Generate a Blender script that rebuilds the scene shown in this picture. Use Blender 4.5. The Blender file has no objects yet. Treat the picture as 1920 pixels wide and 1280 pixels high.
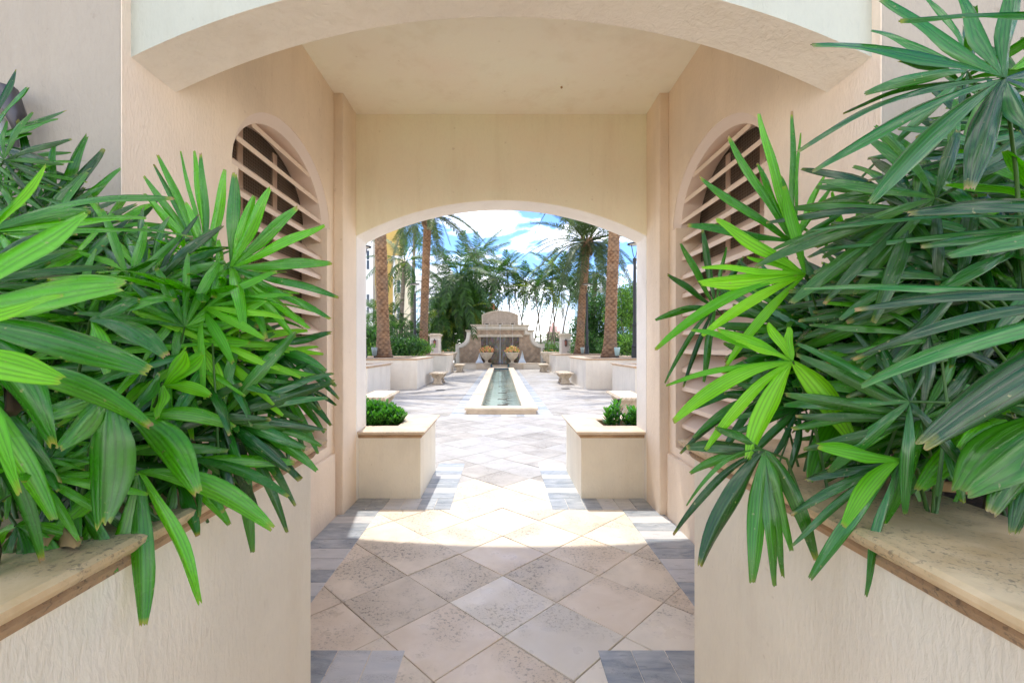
import bpy, bmesh, math, random
from math import sin, cos, pi, radians as R, sqrt
from mathutils import Vector, Matrix, noise
random.seed(7)
SC = bpy.context.scene
COL = SC.collection

# ------------------------------------------------------------------ camera
EYE = 1.45          # eye height, metres
FP = 850.0          # focal length in photograph pixels (1920 wide)
CX, CY = 940.0, 651.0
cd = bpy.data.cameras.new('camera')
cam = bpy.data.objects.new('camera', cd); COL.objects.link(cam)
cam.location = (0, 0, EYE); cam.rotation_euler = (R(90), 0, 0)
cd.sensor_width = 36.0; cd.lens = 36.0 * FP / 1920.0
cd.shift_x = (960 - CX) / 1920.0; cd.shift_y = -(640 - CY) / 1920.0
cd.clip_start = 0.03; cd.clip_end = 3000
SC.camera = cam

def P(px, py, Y):
    """the point Y metres ahead seen at photograph pixel (px, py)"""
    return Vector(((px - CX) / FP * Y, Y, EYE - (py - CY) / FP * Y))

# ------------------------------------------------------------------ light
SUN_DIR = Vector((0.18, -1.0, -2.2)).normalized()     # travel direction of the sunlight
ELEV = math.asin(-SUN_DIR.z)
AZ = math.atan2(-SUN_DIR.x, -SUN_DIR.y)               # towards the sun, clockwise from +Y
W = bpy.data.worlds.new('World'); SC.world = W; W.use_nodes = True
nt = W.node_tree; nt.nodes.clear()
def wn(t, **k):
    n = nt.nodes.new(t)
    for a, b in k.items(): setattr(n, a, b)
    return n
sky = wn('ShaderNodeTexSky', sky_type='NISHITA', sun_disc=False, sun_elevation=ELEV, sun_rotation=AZ)
sky.altitude = 10; sky.air_density = 1.0; sky.dust_density = 0.2; sky.ozone_density = 3.0
bg = wn('ShaderNodeBackground'); bg.inputs['Strength'].default_value = 0.15
tc = wn('ShaderNodeTexCoord')
sep = wn('ShaderNodeSeparateXYZ'); nt.links.new(tc.outputs['Generated'], sep.inputs[0])
mx = wn('ShaderNodeMath', operation='MAXIMUM'); mx.inputs[1].default_value = 0.0
nt.links.new(sep.outputs['Z'], mx.inputs[0])
ad = wn('ShaderNodeMath', operation='ADD'); ad.inputs[1].default_value = 0.22
nt.links.new(mx.outputs[0], ad.inputs[0])
dv = wn('ShaderNodeVectorMath', operation='SCALE')
rc = wn('ShaderNodeMath', operation='DIVIDE'); rc.inputs[0].default_value = 1.0
nt.links.new(ad.outputs[0], rc.inputs[1])
nt.links.new(tc.outputs['Generated'], dv.inputs[0]); nt.links.new(rc.outputs[0], dv.inputs['Scale'])
cn = wn('ShaderNodeTexNoise'); cn.inputs['Scale'].default_value = 2.3; cn.inputs['Detail'].default_value = 9
cn.inputs['Roughness'].default_value = 0.56; cn.inputs['Distortion'].default_value = 0.3
mp = wn('ShaderNodeMapping'); mp.inputs['Location'].default_value = (0.4, 2.6, 0.2)
nt.links.new(dv.outputs[0], mp.inputs[0]); nt.links.new(mp.outputs[0], cn.inputs['Vector'])
cr = wn('ShaderNodeValToRGB'); cr.color_ramp.elements[0].position = 0.485; cr.color_ramp.elements[1].position = 0.72
nt.links.new(cn.outputs['Fac'], cr.inputs[0])
lowm = wn('ShaderNodeMapRange'); lowm.inputs[1].default_value = 0.0; lowm.inputs[2].default_value = 0.12
lowm.inputs[3].default_value = 0.9; lowm.inputs[4].default_value = 0.0
nt.links.new(sep.outputs['Z'], lowm.inputs[0])
cm = wn('ShaderNodeMath', operation='MAXIMUM')
nt.links.new(cr.outputs[0], cm.inputs[0]); nt.links.new(lowm.outputs[0], cm.inputs[1])
cs = wn('ShaderNodeMath', operation='MULTIPLY'); cs.inputs[1].default_value = 0.9
nt.links.new(cm.outputs[0], cs.inputs[0])
mixw = wn('ShaderNodeMixRGB'); mixw.inputs[2].default_value = (20.0, 19.0, 17.4, 1)
skt = wn('ShaderNodeMixRGB', blend_type='MULTIPLY'); skt.inputs[0].default_value = 1.0; skt.inputs[2].default_value = (.47, .59, .80, 1)
nt.links.new(sky.outputs[0], skt.inputs[1])
nt.links.new(cs.outputs[0], mixw.inputs[0]); nt.links.new(skt.outputs[0], mixw.inputs[1])
nt.links.new(mixw.outputs[0], bg.inputs['Color'])
wo = wn('ShaderNodeOutputWorld'); nt.links.new(bg.outputs[0], wo.inputs[0])

sl = bpy.data.lights.new('sun', 'SUN'); sl.energy = 2.0; sl.angle = R(1.2); sl.color = (1.0, 0.95, 0.87)
sun = bpy.data.objects.new('sun', sl); COL.objects.link(sun)
sun.rotation_euler = SUN_DIR.to_track_quat('-Z', 'Y').to_euler(); sun.location = (0, 20, 30)

SC.view_settings.view_transform = 'Standard'; SC.view_settings.look = 'None'
SC.view_settings.exposure = 1.27; SC.view_settings.gamma = 1; SC.view_settings.use_curve_mapping = False
SC.render.engine = 'CYCLES'
cy = SC.cycles
cy.max_bounces = 16; cy.diffuse_bounces = 12; cy.glossy_bounces = 4; cy.transmission_bounces = 6
cy.transparent_max_bounces = 12; cy.caustics_reflective = False; cy.caustics_refractive = False
cy.use_denoising = True; cy.sample_clamp_indirect = 8

# ------------------------------------------------------------------ helpers
class MB:
    def __init__(s): s.v = []; s.f = []; s.uv = []; s.mi = []; s.tint = []; s.cur = 0; s.t = 0.5
    def add(s, vs, fs, uvs=None):
        b = len(s.v); s.v += [tuple(p) for p in vs]
        for i, f in enumerate(fs):
            s.f.append(tuple(b + k for k in f)); s.mi.append(s.cur); s.tint.append(s.t)
            s.uv.append([uvs[k] for k in f] if uvs else [(0, 0)] * len(f))
    def box(s, x0, y0, z0, x1, y1, z1):
        if x0 > x1: x0, x1 = x1, x0
        if y0 > y1: y0, y1 = y1, y0
        vs = [(x0, y0, z0), (x1, y0, z0), (x1, y1, z0), (x0, y1, z0), (x0, y0, z1), (x1, y0, z1), (x1, y1, z1), (x0, y1, z1)]
        s.add(vs, [(0, 3, 2, 1), (4, 5, 6, 7), (0, 1, 5, 4), (1, 2, 6, 5), (2, 3, 7, 6), (3, 0, 4, 7)])
    def prism(s, pts, z0, z1):           # pts ccw in xy
        n = len(pts)
        s.add([(p[0], p[1], z0) for p in pts] + [(p[0], p[1], z1) for p in pts],
              [tuple(range(n))[::-1], tuple(range(n, 2 * n))] + [(i, (i + 1) % n, n + (i + 1) % n, n + i) for i in range(n)])
    def prism_y(s, pts, y0, y1):         # pts in xz
        n = len(pts)
        s.add([(p[0], y0, p[1]) for p in pts] + [(p[0], y1, p[1]) for p in pts],
              [tuple(range(n)), tuple(range(n, 2 * n))[::-1]] + [((i + 1) % n, i, n + i, n + (i + 1) % n) for i in range(n)])
    def tube(s, pts, rad, seg=8, caps=True):
        pts = [Vector(p) for p in pts]; n = len(pts)
        rr = rad if isinstance(rad, (list, tuple)) else [rad] * n
        ring = []
        up = Vector((0, 0, 1))
        for i, p in enumerate(pts):
            t = (pts[min(i + 1, n - 1)] - pts[max(i - 1, 0)])
            if t.length < 1e-9: t = Vector((0, 0, 1))
            t.normalize()
            a = t.cross(up)
            if a.length < 0.05: a = t.cross(Vector((0, 1, 0)))
            a.normalize(); b = t.cross(a)
            ring += [p + (a * cos(2 * pi * k / seg) + b * sin(2 * pi * k / seg)) * rr[i] for k in range(seg)]
        fs = [(i * seg + k, i * seg + (k + 1) % seg, (i + 1) * seg + (k + 1) % seg, (i + 1) * seg + k) for i in range(n - 1) for k in range(seg)]
        if caps: fs += [tuple(range(seg)), tuple(range((n - 1) * seg, n * seg))[::-1]]
        uvs = [(k / seg, i / max(1, n - 1)) for i in range(n) for k in range(seg)]
        s.add(ring, fs, uvs)
    def lathe(s, prof, seg=24, c=(0, 0, 0), flute=0, fa=0.0):
        n = len(prof); vs = []
        for r, z in prof:
            for k in range(seg):
                a = 2 * pi * k / seg; q = r * (1 + (fa * cos(a * flute) if flute else 0))
                vs.append((c[0] + q * cos(a), c[1] + q * sin(a), c[2] + z))
        fs = [(i * seg + k, i * seg + (k + 1) % seg, (i + 1) * seg + (k + 1) % seg, (i + 1) * seg + k) for i in range(n - 1) for k in range(seg)]
        fs += [tuple(range(seg))[::-1], tuple(range((n - 1) * seg, n * seg))]
        s.add(vs, fs)
    def ring(s, poly, prof):             # poly ccw xy, prof list of (inset, z), closed profile loop
        n = len(poly); rows = [[(p[0], p[1], z) for p in inset(poly, d)] for d, z in prof]
        m = len(rows); vs = [p for r in rows for p in r]
        fs = [(i * n + k, i * n + (k + 1) % n, ((i + 1) % m) * n + (k + 1) % n, ((i + 1) % m) * n + k) for i in range(m) for k in range(n)]
        s.add(vs, fs)
    def mesh(s, name, mats, smooth=False):
        me = bpy.data.meshes.new(name); me.from_pydata(s.v, [], s.f)
        if not isinstance(mats, (list, tuple)): mats = [mats]
        for m in mats: me.materials.append(m)
        if len(mats) > 1: me.polygons.foreach_set('material_index', s.mi)
        uvl = me.uv_layers.new(name='UVMap'); flat = [c for f in s.uv for u in f for c in u]
        uvl.data.foreach_set('uv', flat)
        at = me.attributes.new('tint', 'FLOAT', 'FACE'); at.data.foreach_set('value', s.tint)
        if smooth: me.polygons.foreach_set('use_smooth', [True] * len(me.polygons))
        me.update(); return me
    def obj(s, name, mats, parent=None, smooth=False, bevel=0, seg=2, fix=False, **k):
        me = s.mesh(name, mats, smooth)
        if fix:
            bm = bmesh.new(); bm.from_mesh(me); bmesh.ops.remove_doubles(bm, verts=bm.verts, dist=1e-5)
            bmesh.ops.recalc_face_normals(bm, faces=bm.faces); bm.to_mesh(me); bm.free()
        return link(name, me, parent, bevel, seg, **k)

def link(name, me, parent=None, bevel=0, seg=2, **k):
    o = bpy.data.objects.new(name, me); COL.objects.link(o)
    if parent: o.parent = parent
    if bevel:
        b = o.modifiers.new('bevel', 'BEVEL'); b.width = bevel; b.segments = seg; b.limit_method = 'ANGLE'; b.angle_limit = R(35)
        b.harden_normals = False
    tag(o, **k); return o
def tag(o, label=None, cat=None, group=None, kind=None):
    if label: o['label'] = label
    if cat: o['category'] = cat
    if group: o['group'] = group
    if kind: o['kind'] = kind
    return o
def thing(name, loc=(0, 0, 0), **k):
    o = bpy.data.objects.new(name, None); COL.objects.link(o); o.location = loc; o.empty_display_size = .1
    return tag(o, **k)
def copy_tree(o, parent=None):
    c = o.copy(); COL.objects.link(c)
    if parent: c.parent = parent
    for ch in list(o.children): copy_tree(ch, c)
    return c
def inset(poly, d):
    n = len(poly); out = []
    for i in range(n):
        p0, p1, p2 = Vector(poly[i - 1]), Vector(poly[i]), Vector(poly[(i + 1) % n])
        a = (p1 - p0).normalized(); b = (p2 - p1).normalized()
        na = Vector((-a.y, a.x)); nb = Vector((-b.y, b.x))
        q = na + nb; q = q / max(1e-6, q.dot(na)) if q.length > 1e-6 else na
        out.append((p1.x + q.x * d, p1.y + q.y * d))
    return out
def rect(x0, y0, x1, y1):
    if x0 > x1: x0, x1 = x1, x0
    return [(x0, y0), (x1, y0), (x1, y1), (x0, y1)]

# ------------------------------------------------------------------ materials
def mat(name, col, rough=0.7, **k):
    m = bpy.data.materials.new(name); m.use_nodes = True
    b = m.node_tree.nodes['Principled BSDF']; b.inputs['Base Color'].default_value = (*col, 1); b.inputs['Roughness'].default_value = rough
    for a, v in k.items(): b.inputs[a.replace('_', ' ')].default_value = v
    return m
class G:
    """tiny node helper"""
    def __init__(s, m): s.m = m; s.t = m.node_tree; s.b = s.t.nodes['Principled BSDF']
    def n(s, t, **k):
        x = s.t.nodes.new(t)
        for a, b in k.items(): setattr(x, a, b)
        return x
    def l(s, a, b): s.t.links.new(a, b)
    def coord(s, scale=(1, 1, 1), kind='Object', rot=(0, 0, 0)):
        if kind == 'World':
            g = s.n('ShaderNodeNewGeometry'); o = g.outputs['Position']
        else:
            c = s.n('ShaderNodeTexCoord'); o = c.outputs[kind]
        m = s.n('ShaderNodeMapping'); m.inputs['Scale'].default_value = scale; m.inputs['Rotation'].default_value = rot
        s.l(o, m.inputs[0]); return m.outputs[0]
    def noise(s, vec, scale, detail=5, rough=.55, dist=0):
        x = s.n('ShaderNodeTexNoise'); x.inputs['Scale'].default_value = scale; x.inputs['Detail'].default_value = detail
        x.inputs['Roughness'].default_value = rough; x.inputs['Distortion'].default_value = dist; s.l(vec, x.inputs['Vector']); return x.outputs['Fac']
    def ramp(s, fac, stops):
        r = s.n('ShaderNodeValToRGB'); e = r.color_ramp.elements
        while len(e) < len(stops): e.new(.5)
        for i, (p, c) in enumerate(stops):
            e[i].position = p; e[i].color = (*c, 1) if isinstance(c, (tuple, list)) else (c, c, c, 1)
        s.l(fac, r.inputs[0]); return r.outputs[0]
    def mix(s, fac, a, b, mode='MIX'):
        x = s.n('ShaderNodeMixRGB', blend_type=mode)
        for i, v in enumerate((fac, a, b)):
            if hasattr(v, 'is_linked') or hasattr(v, 'links'): s.l(v, x.inputs[i])
            elif i == 0: x.inputs[0].default_value = v
            else: x.inputs[i].default_value = (*v, 1) if isinstance(v, (tuple, list)) else (v, v, v, 1)
        return x.outputs[0]
    def math(s, op, a, b=0.0):
        x = s.n('ShaderNodeMath', operation=op)
        for i, v in enumerate((a, b)):
            if hasattr(v, 'links'): s.l(v, x.inputs[i])
            else: x.inputs[i].default_value = v
        return x.outputs[0]
    def bump(s, h, strength=.3, dist=.01, prev=None):
        x = s.n('ShaderNodeBump'); x.inputs['Strength'].default_value = strength; x.inputs['Distance'].default_value = dist
        s.l(h, x.inputs['Height'])
        if prev: s.l(prev, x.inputs['Normal'])
        s.l(x.outputs[0], s.b.inputs['Normal']); return x.outputs[0]
    def col(s, c): s.l(c, s.b.inputs['Base Color'])

def stucco(name, col, vert=True, amp=.6, rough=.85, var=.05, knock=False):
    m = mat(name, col, rough); g = G(m)
    w = g.coord((1, 1, 1), 'World')
    big = g.noise(w, 1.3, 4, .6)
    fine = g.noise(w, 34, 4, .6)
    ws = g.coord((1, 1, .34), 'World')
    st = g.noise(ws, 80, 3, .55, .4)
    kn = g.noise(w, 26, 3, .5, 1.2)
    dark = tuple(c * (1 - 2.2 * var) for c in col); light = tuple(min(.9, c * (1 + var)) for c in col)
    c1 = g.ramp(big, [(.3, dark), (.7, light)])
    gr = g.ramp(st, [(.30, .80), (.52, 1.0)])
    if vert: c1 = g.mix(.15, c1, gr, 'MULTIPLY')
    drip = g.ramp(g.noise(g.coord((5, 5, .7), 'World'), 1, 5, .65), [(.50, (1, 1, 1)), (.72, (.80, .74, .66))]); c1 = g.mix(.32, c1, drip, 'MULTIPLY')
    spots = g.ramp(g.noise(w, 17, 3, .5), [(.22, (.55, .48, .40)), (.30, (1, 1, 1))])
    c1 = g.mix(.35, c1, spots, 'MULTIPLY'); g.col(c1)
    b1 = g.bump(st if vert else kn, amp, .006)
    b2 = g.bump(fine, .35 * amp, .004, b1)
    if knock:
        kr = g.ramp(g.noise(w, 11, 4, .6, 1.5), [(.47, 0.0), (.5, 1.0), (.53, .0)])
        g.bump(kr, .22, .004, b2)
        g.col(g.mix(g.math('MULTIPLY', kr, .07), c1, (.42, .34, .25)))
    return m
M = {}
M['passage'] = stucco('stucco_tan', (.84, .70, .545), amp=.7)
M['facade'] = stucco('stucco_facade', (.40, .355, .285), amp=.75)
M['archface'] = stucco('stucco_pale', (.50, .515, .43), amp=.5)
M['soffit'] = stucco('stucco_soffit', (.86, .78, .67), vert=False, amp=.8, knock=True)
M['ceiling'] = stucco('stucco_ceiling', (.94, .87, .74), vert=False, amp=.2, var=.02)
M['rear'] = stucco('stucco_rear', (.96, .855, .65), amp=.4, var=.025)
M['planter'] = stucco('stucco_planter', (.86, .78, .62), amp=.6)
M['court'] = stucco('stucco_court', (.80, .72, .60), amp=.4)
M['jamb'] = stucco('stucco_jamb', (.86, .81, .74), amp=.6)
M['white_trim'] = mat('painted_trim', (.74, .62, .53), .55)
M['slat'] = mat('painted_slat', (.72, .58, .46), .5)

def stone_mat(name, c0, c1, pit=.5, rough=.5, scale=1.0, rnd=True, streak=(1, 1, 1)):
    m = mat(name, c0, rough); g = G(m)
    w = g.coord((1, 1, 1), 'World')
    vec = w
    oi = g.n('ShaderNodeObjectInfo')
    if rnd:
        mp_ = g.n('ShaderNodeVectorMath', operation='MULTIPLY_ADD')
        g.l(w, mp_.inputs[0]); mp_.inputs[1].default_value = streak
        sc = g.n('ShaderNodeMath', operation='MULTIPLY'); sc.inputs[1].default_value = 37.0; g.l(oi.outputs['Random'], sc.inputs[0])
        cb = g.n('ShaderNodeCombineXYZ'); g.l(sc.outputs[0], cb.inputs[0]); g.l(sc.outputs[0], cb.inputs[2])
        g.l(cb.outputs[0], mp_.inputs[2]); vec = mp_.outputs[0]
    base = g.ramp(g.noise(vec, 4 * scale, 6, .62, .5), [(.3, c0), (.7, c1)])
    rv = g.ramp(oi.outputs['Random'], [(0, .92), (.5, 1.0), (1, 1.05)])
    base = g.mix(1.0, base, rv, 'MULTIPLY')
    # pits gathered in bands
    band = g.ramp(g.noise(vec, 2.6 * scale, 3, .5), [(.50 - .07 * pit, 0.0), (.60, 1.0)])
    pits = g.ramp(g.noise(vec, 52 * scale, 4, .62, .15), [(.565, 0.0), (.615, 1.0)])
    fine = g.ramp(g.noise(vec, 120 * scale, 2, .5), [(.58, 0.0), (.66, 1.0)])
    pm = g.math('MULTIPLY', pits, band); pf = g.math('MULTIPLY', fine, .45)
    pm = g.math('MAXIMUM', pm, g.math('MULTIPLY', pf, band))
    stain = g.math('MULTIPLY', band, .28 * pit)
    base = g.mix(stain, base, tuple(c * .62 for c in c0))
    base = g.mix(g.math('MULTIPLY', pm, .62 * min(1, pit)), base, (.09, .075, .06)); g.col(base)
    inv = g.math('SUBTRACT', 1.0, pm)
    b1 = g.bump(inv, .5, .003)
    g.bump(g.noise(vec, 30, 4, .6), .12, .003, b1)
    rr = g.ramp(g.noise(vec, 9, 3), [(.3, rough - .12), (.7, rough + .12)]); g.l(rr, g.b.inputs['Roughness'])
    return m
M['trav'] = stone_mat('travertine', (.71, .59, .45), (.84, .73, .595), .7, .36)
M['far_a'] = stone_mat('travertine_sun_darkened', (.37, .335, .295), (.48, .445, .40), 1.0, .5)  # courtyard copies of the travertine, colour darkened to offset the full sun
M['far_b'] = stone_mat('travertine_sun_darkened_pitted', (.33, .295, .25), (.45, .415, .37), 1.4, .5)
M['far_c'] = stone_mat('travertine_sun_darkened_pale', (.40, .375, .345), (.50, .475, .44), .6, .45)
M['trav_worn'] = stone_mat('travertine_pitted', (.69, .595, .465), (.83, .73, .595), 1.2, .42)
M['trav_white'] = stone_mat('travertine_pale', (.75, .685, .575), (.85, .785, .67), .6, .33)
M['grey'] = stone_mat('grey_stone', (.22, .26, .31), (.50, .52, .53), .35, .38, 1.6, streak=(1.0, 3.0, 1))
M['grey_lite'] = stone_mat('grey_stone_pale', (.50, .51, .52), (.62, .61, .60), .3, .38, 1.5, streak=(1.0, 3.0, 1))
M['capstone'] = stone_mat('coral_cap', (.54, .375, .19), (.78, .61, .38), 1.1, .6, 1.5, rnd=False)
M['capstone_clean'] = stone_mat('coral_cap_clean', (.58, .45, .31), (.72, .60, .46), .45, .6, 1.2, rnd=False)
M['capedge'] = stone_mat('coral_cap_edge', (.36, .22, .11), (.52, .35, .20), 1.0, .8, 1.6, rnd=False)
M['capnose'] = stone_mat('coral_cap_nose', (.62, .42, .26), (.74, .54, .37), .5, .7, 1.4, rnd=False)
M['cast'] = stone_mat('cast_stone', (.55, .44, .31), (.72, .62, .48), .7, .75, 2.0, rnd=False)
M['grout'] = mat('grout', (.20, .165, .13), .95)
M['soil'] = mat('soil', (.035, .024, .016), 1.0)
g = G(M['soil']); w = g.coord((1, 1, 1), 'World'); nn = g.noise(w, 60, 4); g.col(g.ramp(nn, [(.3, (.02, .014, .01)), (.7, (.09, .06, .04))])); g.bump(nn, 1, .02)
M['black'] = mat('black_iron', (.012, .013, .014), .45)
M['bronze'] = mat('bronze', (.06, .045, .035), .45, Metallic=.5)
M['mesh'] = mat('insect_mesh', (.38, .32, .26), .7)
M['backing'] = mat('dim_room_brown', (.20, .16, .125), .9)
M['darkroom'] = mat('unlit_room_black', (.03, .028, .025), 1.0)  # near-black colour stands in for the unlit room inside

def leaf_mat(name, c_dark, c_lite, rough=.3, trans=.25, tip=.5, coat=.3, rib=True):
    m = mat(name, c_dark, rough); g = G(m); t = g.t
    uv = g.n('ShaderNodeUVMap'); sp = g.n('ShaderNodeSeparateXYZ'); g.l(uv.outputs[0], sp.inputs[0])
    oi = g.n('ShaderNodeObjectInfo'); at = g.n('ShaderNodeAttribute', attribute_name='tint')
    w = g.coord((1, 1, 1), 'Object')
    f = g.math('ADD', g.math('MULTIPLY', g.noise(w, 9, 3), .5), g.math('MULTIPLY', at.outputs['Fac'], .75))
    c = g.ramp(f, [(.30, c_dark), (.92, c_lite)])
    if rib:
        cu = g.n('ShaderNodeCombineXYZ'); g.l(g.math('MULTIPLY', sp.outputs[0], 1.0), cu.inputs[0]); g.l(g.math('MULTIPLY', sp.outputs[1], .04), cu.inputs[1])
        vein = g.math('ADD', g.math('MULTIPLY', g.noise(cu.outputs[0], 40, 2, .5), .6), g.math('MULTIPLY', g.math('ABSOLUTE', g.math('SINE', g.math('MULTIPLY', sp.outputs[0], 18.85))), .4))
        c = g.mix(.5, c, g.ramp(vein, [(.34, .50), (.62, 1.2)]), 'MULTIPLY')
        g.bump(vein, .6, .0025)
        tn = g.math('ADD', sp.outputs[1], g.math('MULTIPLY', g.math('SUBTRACT', g.noise(w, 30, 2), .5), .10))
        yel = g.ramp(tn, [(.945, 0.0), (1.0, 1.0)]); brn = g.ramp(tn, [(.985, 0.0), (1.0, 1.0)])
        tipm = g.ramp(at.outputs['Fac'], [(.35, 1.0), (.7, .25)])
        c = g.mix(g.math('MULTIPLY', g.math('MULTIPLY', yel, tip), tipm), c, (.42, .38, .03))
        c = g.mix(g.math('MULTIPLY', g.math('MULTIPLY', brn, min(1, tip * 1.5)), tipm), c, (.36, .22, .10))
        flk = g.ramp(g.noise(w, 75, 2, .5), [(.71, 0.0), (.76, 1.0)]); c = g.mix(g.math('MULTIPLY', flk, .55), c, (.35, .32, .14))
    g.col(c)
    rr = g.ramp(g.noise(w, 20, 3), [(.3, max(.08, rough - .10)), (.75, rough + .12)]); g.l(rr, g.b.inputs['Roughness'])
    g.b.inputs['Coat Weight'].default_value = coat; g.b.inputs['Coat Roughness'].default_value = .14
    tr = g.n('ShaderNodeBsdfTranslucent'); g.l(g.mix(1.0, c, (1.6, 1.9, .5), 'MULTIPLY'), tr.inputs[0])
    ms = g.n('ShaderNodeMixShader'); ms.inputs[0].default_value = trans
    out = t.nodes['Material Output']; g.l(g.b.outputs[0], ms.inputs[1]); g.l(tr.outputs[0], ms.inputs[2]); g.l(ms.outputs[0], out.inputs[0])
    return m
M['leaf_mid'] = leaf_mat('palm_leaf_green', (.018, .16, .001), (.115, .44, .003), .27, .34, .8, .5)
M['leaf_bright'] = leaf_mat('palm_leaf_young', (.09, .38, .006), (.24, .60, .012), .40, .4, .5, .1)
M['leaf_dark'] = leaf_mat('palm_leaf_dark', (.007, .060, .001), (.042, .21, .004), .22, .24, .5, .5)
M['leaf_blue'] = leaf_mat('palm_leaf_glossy', (.005, .060, .004), (.026, .19, .012), .17, .16, .5, .7)
M['dead'] = mat('dead_leaf', (.42, .26, .12), .85)
M['petiole'] = mat('petiole', (.05, .13, .02), .5)
M['cane'] = mat('cane_fibre', (.10, .07, .04), .9)
M['frond'] = leaf_mat('frond_green', (.008, .040, .005), (.060, .15, .018), .55, .28, 0, .0, False)
M['frond_date'] = leaf_mat('frond_date', (.018, .042, .012), (.085, .125, .04), .5, .25, 0, .0, False)
M['frond_yel'] = leaf_mat('frond_yellow', (.12, .20, .02), (.34, .40, .05), .45, .3, 0, .1, False)
M['frond_dead'] = mat('frond_dead', (.30, .20, .10), .9)
M['bush'] = leaf_mat('bush_leaf', (.012, .055, .008), (.07, .20, .025), .4, .25, 0, .2, False)
M['bush_lite'] = leaf_mat('bush_leaf_light', (.06, .17, .02), (.22, .40, .06), .4, .3, 0, .2, False)
M['shrub'] = leaf_mat('shrub_leaf', (.015, .10, .015), (.09, .30, .04), .3, .25, 0, .4, False)

# bark
M['bark'] = mat('date_bark', (.25, .14, .07), .9); g = G(M['bark'])
at = g.n('ShaderNodeAttribute', attribute_name='tint'); w = g.coord((1, 1, .35), 'Object')
c = g.ramp(g.math('ADD', g.math('MULTIPLY', at.outputs['Fac'], .8), g.math('MULTIPLY', g.noise(w, 22, 4), .35)), [(.18, (.03, .015, .008)), (.45, (.17, .082, .038)), (.9, (.42, .25, .13))])
g.col(g.mix(g.ramp(g.noise(g.coord((1, 1, .6), 'World'), 2.2, 4), [(.42, 0.0), (.7, .55)]), c, (.20, .165, .125))); g.bump(g.noise(w, 60, 3), .5, .02)
M['bark_grey'] = mat('palm_bark_grey', (.25, .21, .16), .9); g = G(M['bark_grey']); w = g.coord((.6, .6, 6), 'Object')
g.col(g.ramp(g.noise(w, 3, 4), [(.3, (.13, .10, .07)), (.7, (.34, .29, .22))])); g.bump(g.noise(w, 5, 3), .5, .02)
M['bark_green'] = mat('palm_bark_green', (.12, .14, .08), .7)

# ------------------------------------------------------------------ ground and paving
mb = MB(); mb.add([(-400, -60, -.05), (400, -60, -.05), (400, 900, -.05), (-400, 900, -.05)], [(0, 1, 2, 3)])
M['ground'] = mat('ground', (.36, .33, .28), .95); g = G(M['ground']); g.col(g.ramp(g.noise(g.coord((1, 1, 1), 'World'), .6, 5), [(.3, (.66, .60, .52)), (.7, (.76, .70, .62))]))  # colour lightened so the ground bounces sun into the passage
mb.obj('ground', M['ground'], kind='structure')
mb = MB(); mb.box(-9, -3, -.04, 9, 9.79, -.008); mb.box(-9, 9.79, -.04, -.8, 31, -.008); mb.box(.8, 9.79, -.04, 9, 31, -.008)
mb.obj('paving_bed', M['grout'], kind='structure')
pave = thing('courtyard_paving', kind='structure')
D2 = .3045
TC = (0.01, 2.58)
grey_rects = []
for s in (-1, 1):
    grey_rects += [(s, 1.08, 1.42, 2.17, 4.05), (s, .46, 1.42, 1.86, 2.17), (s, .455, 1.37, 4.05, 4.35), (s, .455, .775, 4.35, 5.66), (s, .81, 1.10, 9.52, 29.6)]
solid = []      # areas under walls: no tiles
def hidden(x, y):
    ax = abs(x)
    if y < 4.65 and ax > 1.75: return y > 1.3
    if y < 1.5 and .78 + .3 < ax < 2.9 and y > -1.2: return True
    if y < 9.8 and y > 4.35 and ax > .78 + .3 and y < 5.1 and ax < 2.2: return True
    if 10.2 < y < 29.4 and ax < .3: return True
    return False
def in_grey(x, y):
    for s, a, b, c_, d in grey_rects:
        if a + .16 < s * x < b - .16 and c_ + .1 < y < d - .1: return True
    return False
def tile_mesh(gap=.0035, th=.02, bev=.0025):
    h = D2 - gap; k = h - bev; m = MB()
    q = lambda r, z: [(r, 0, z), (0, r, z), (-r, 0, z), (0, -r, z)]
    m.add(q(h, -th) + q(h, -bev) + q(k, 0), [(3, 2, 1, 0)] + [(i, (i + 1) % 4, 4 + (i + 1) % 4, 4 + i) for i in range(4)] + [(4 + i, 4 + (i + 1) % 4, 8 + (i + 1) % 4, 8 + i) for i in range(4)] + [(8, 9, 10, 11)])
    return m
TM = [tile_mesh().mesh('travertine_tile', M[k]) for k in ('trav', 'trav_worn', 'trav_white')]
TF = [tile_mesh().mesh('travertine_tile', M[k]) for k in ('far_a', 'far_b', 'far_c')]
far = [MB(), MB(), MB()]; near_stuff = MB()
cells = []
for i in range(-26, 27):
    for j in range(-26, 94):
        if (i + j) % 2: continue
        x = TC[0] + i * D2; y = TC[1] + j * D2
        if y > 30.6 or hidden(x, y) or in_grey(x, y): continue
        if abs(x) > 8: continue
        cells.append((x, y))
vis = [c for c in cells if 1.5 < c[1] < 9.3 and abs(c[0]) < .318 * c[1] + .3 and (c[1] > 4.4 or abs(c[0]) < 1.4)]
vis.sort(key=lambda c: c[1]); vis = vis[:290]
vs = set(vis)
rt = random.Random(3)
worn_at = {(0, 5): 1, }
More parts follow.
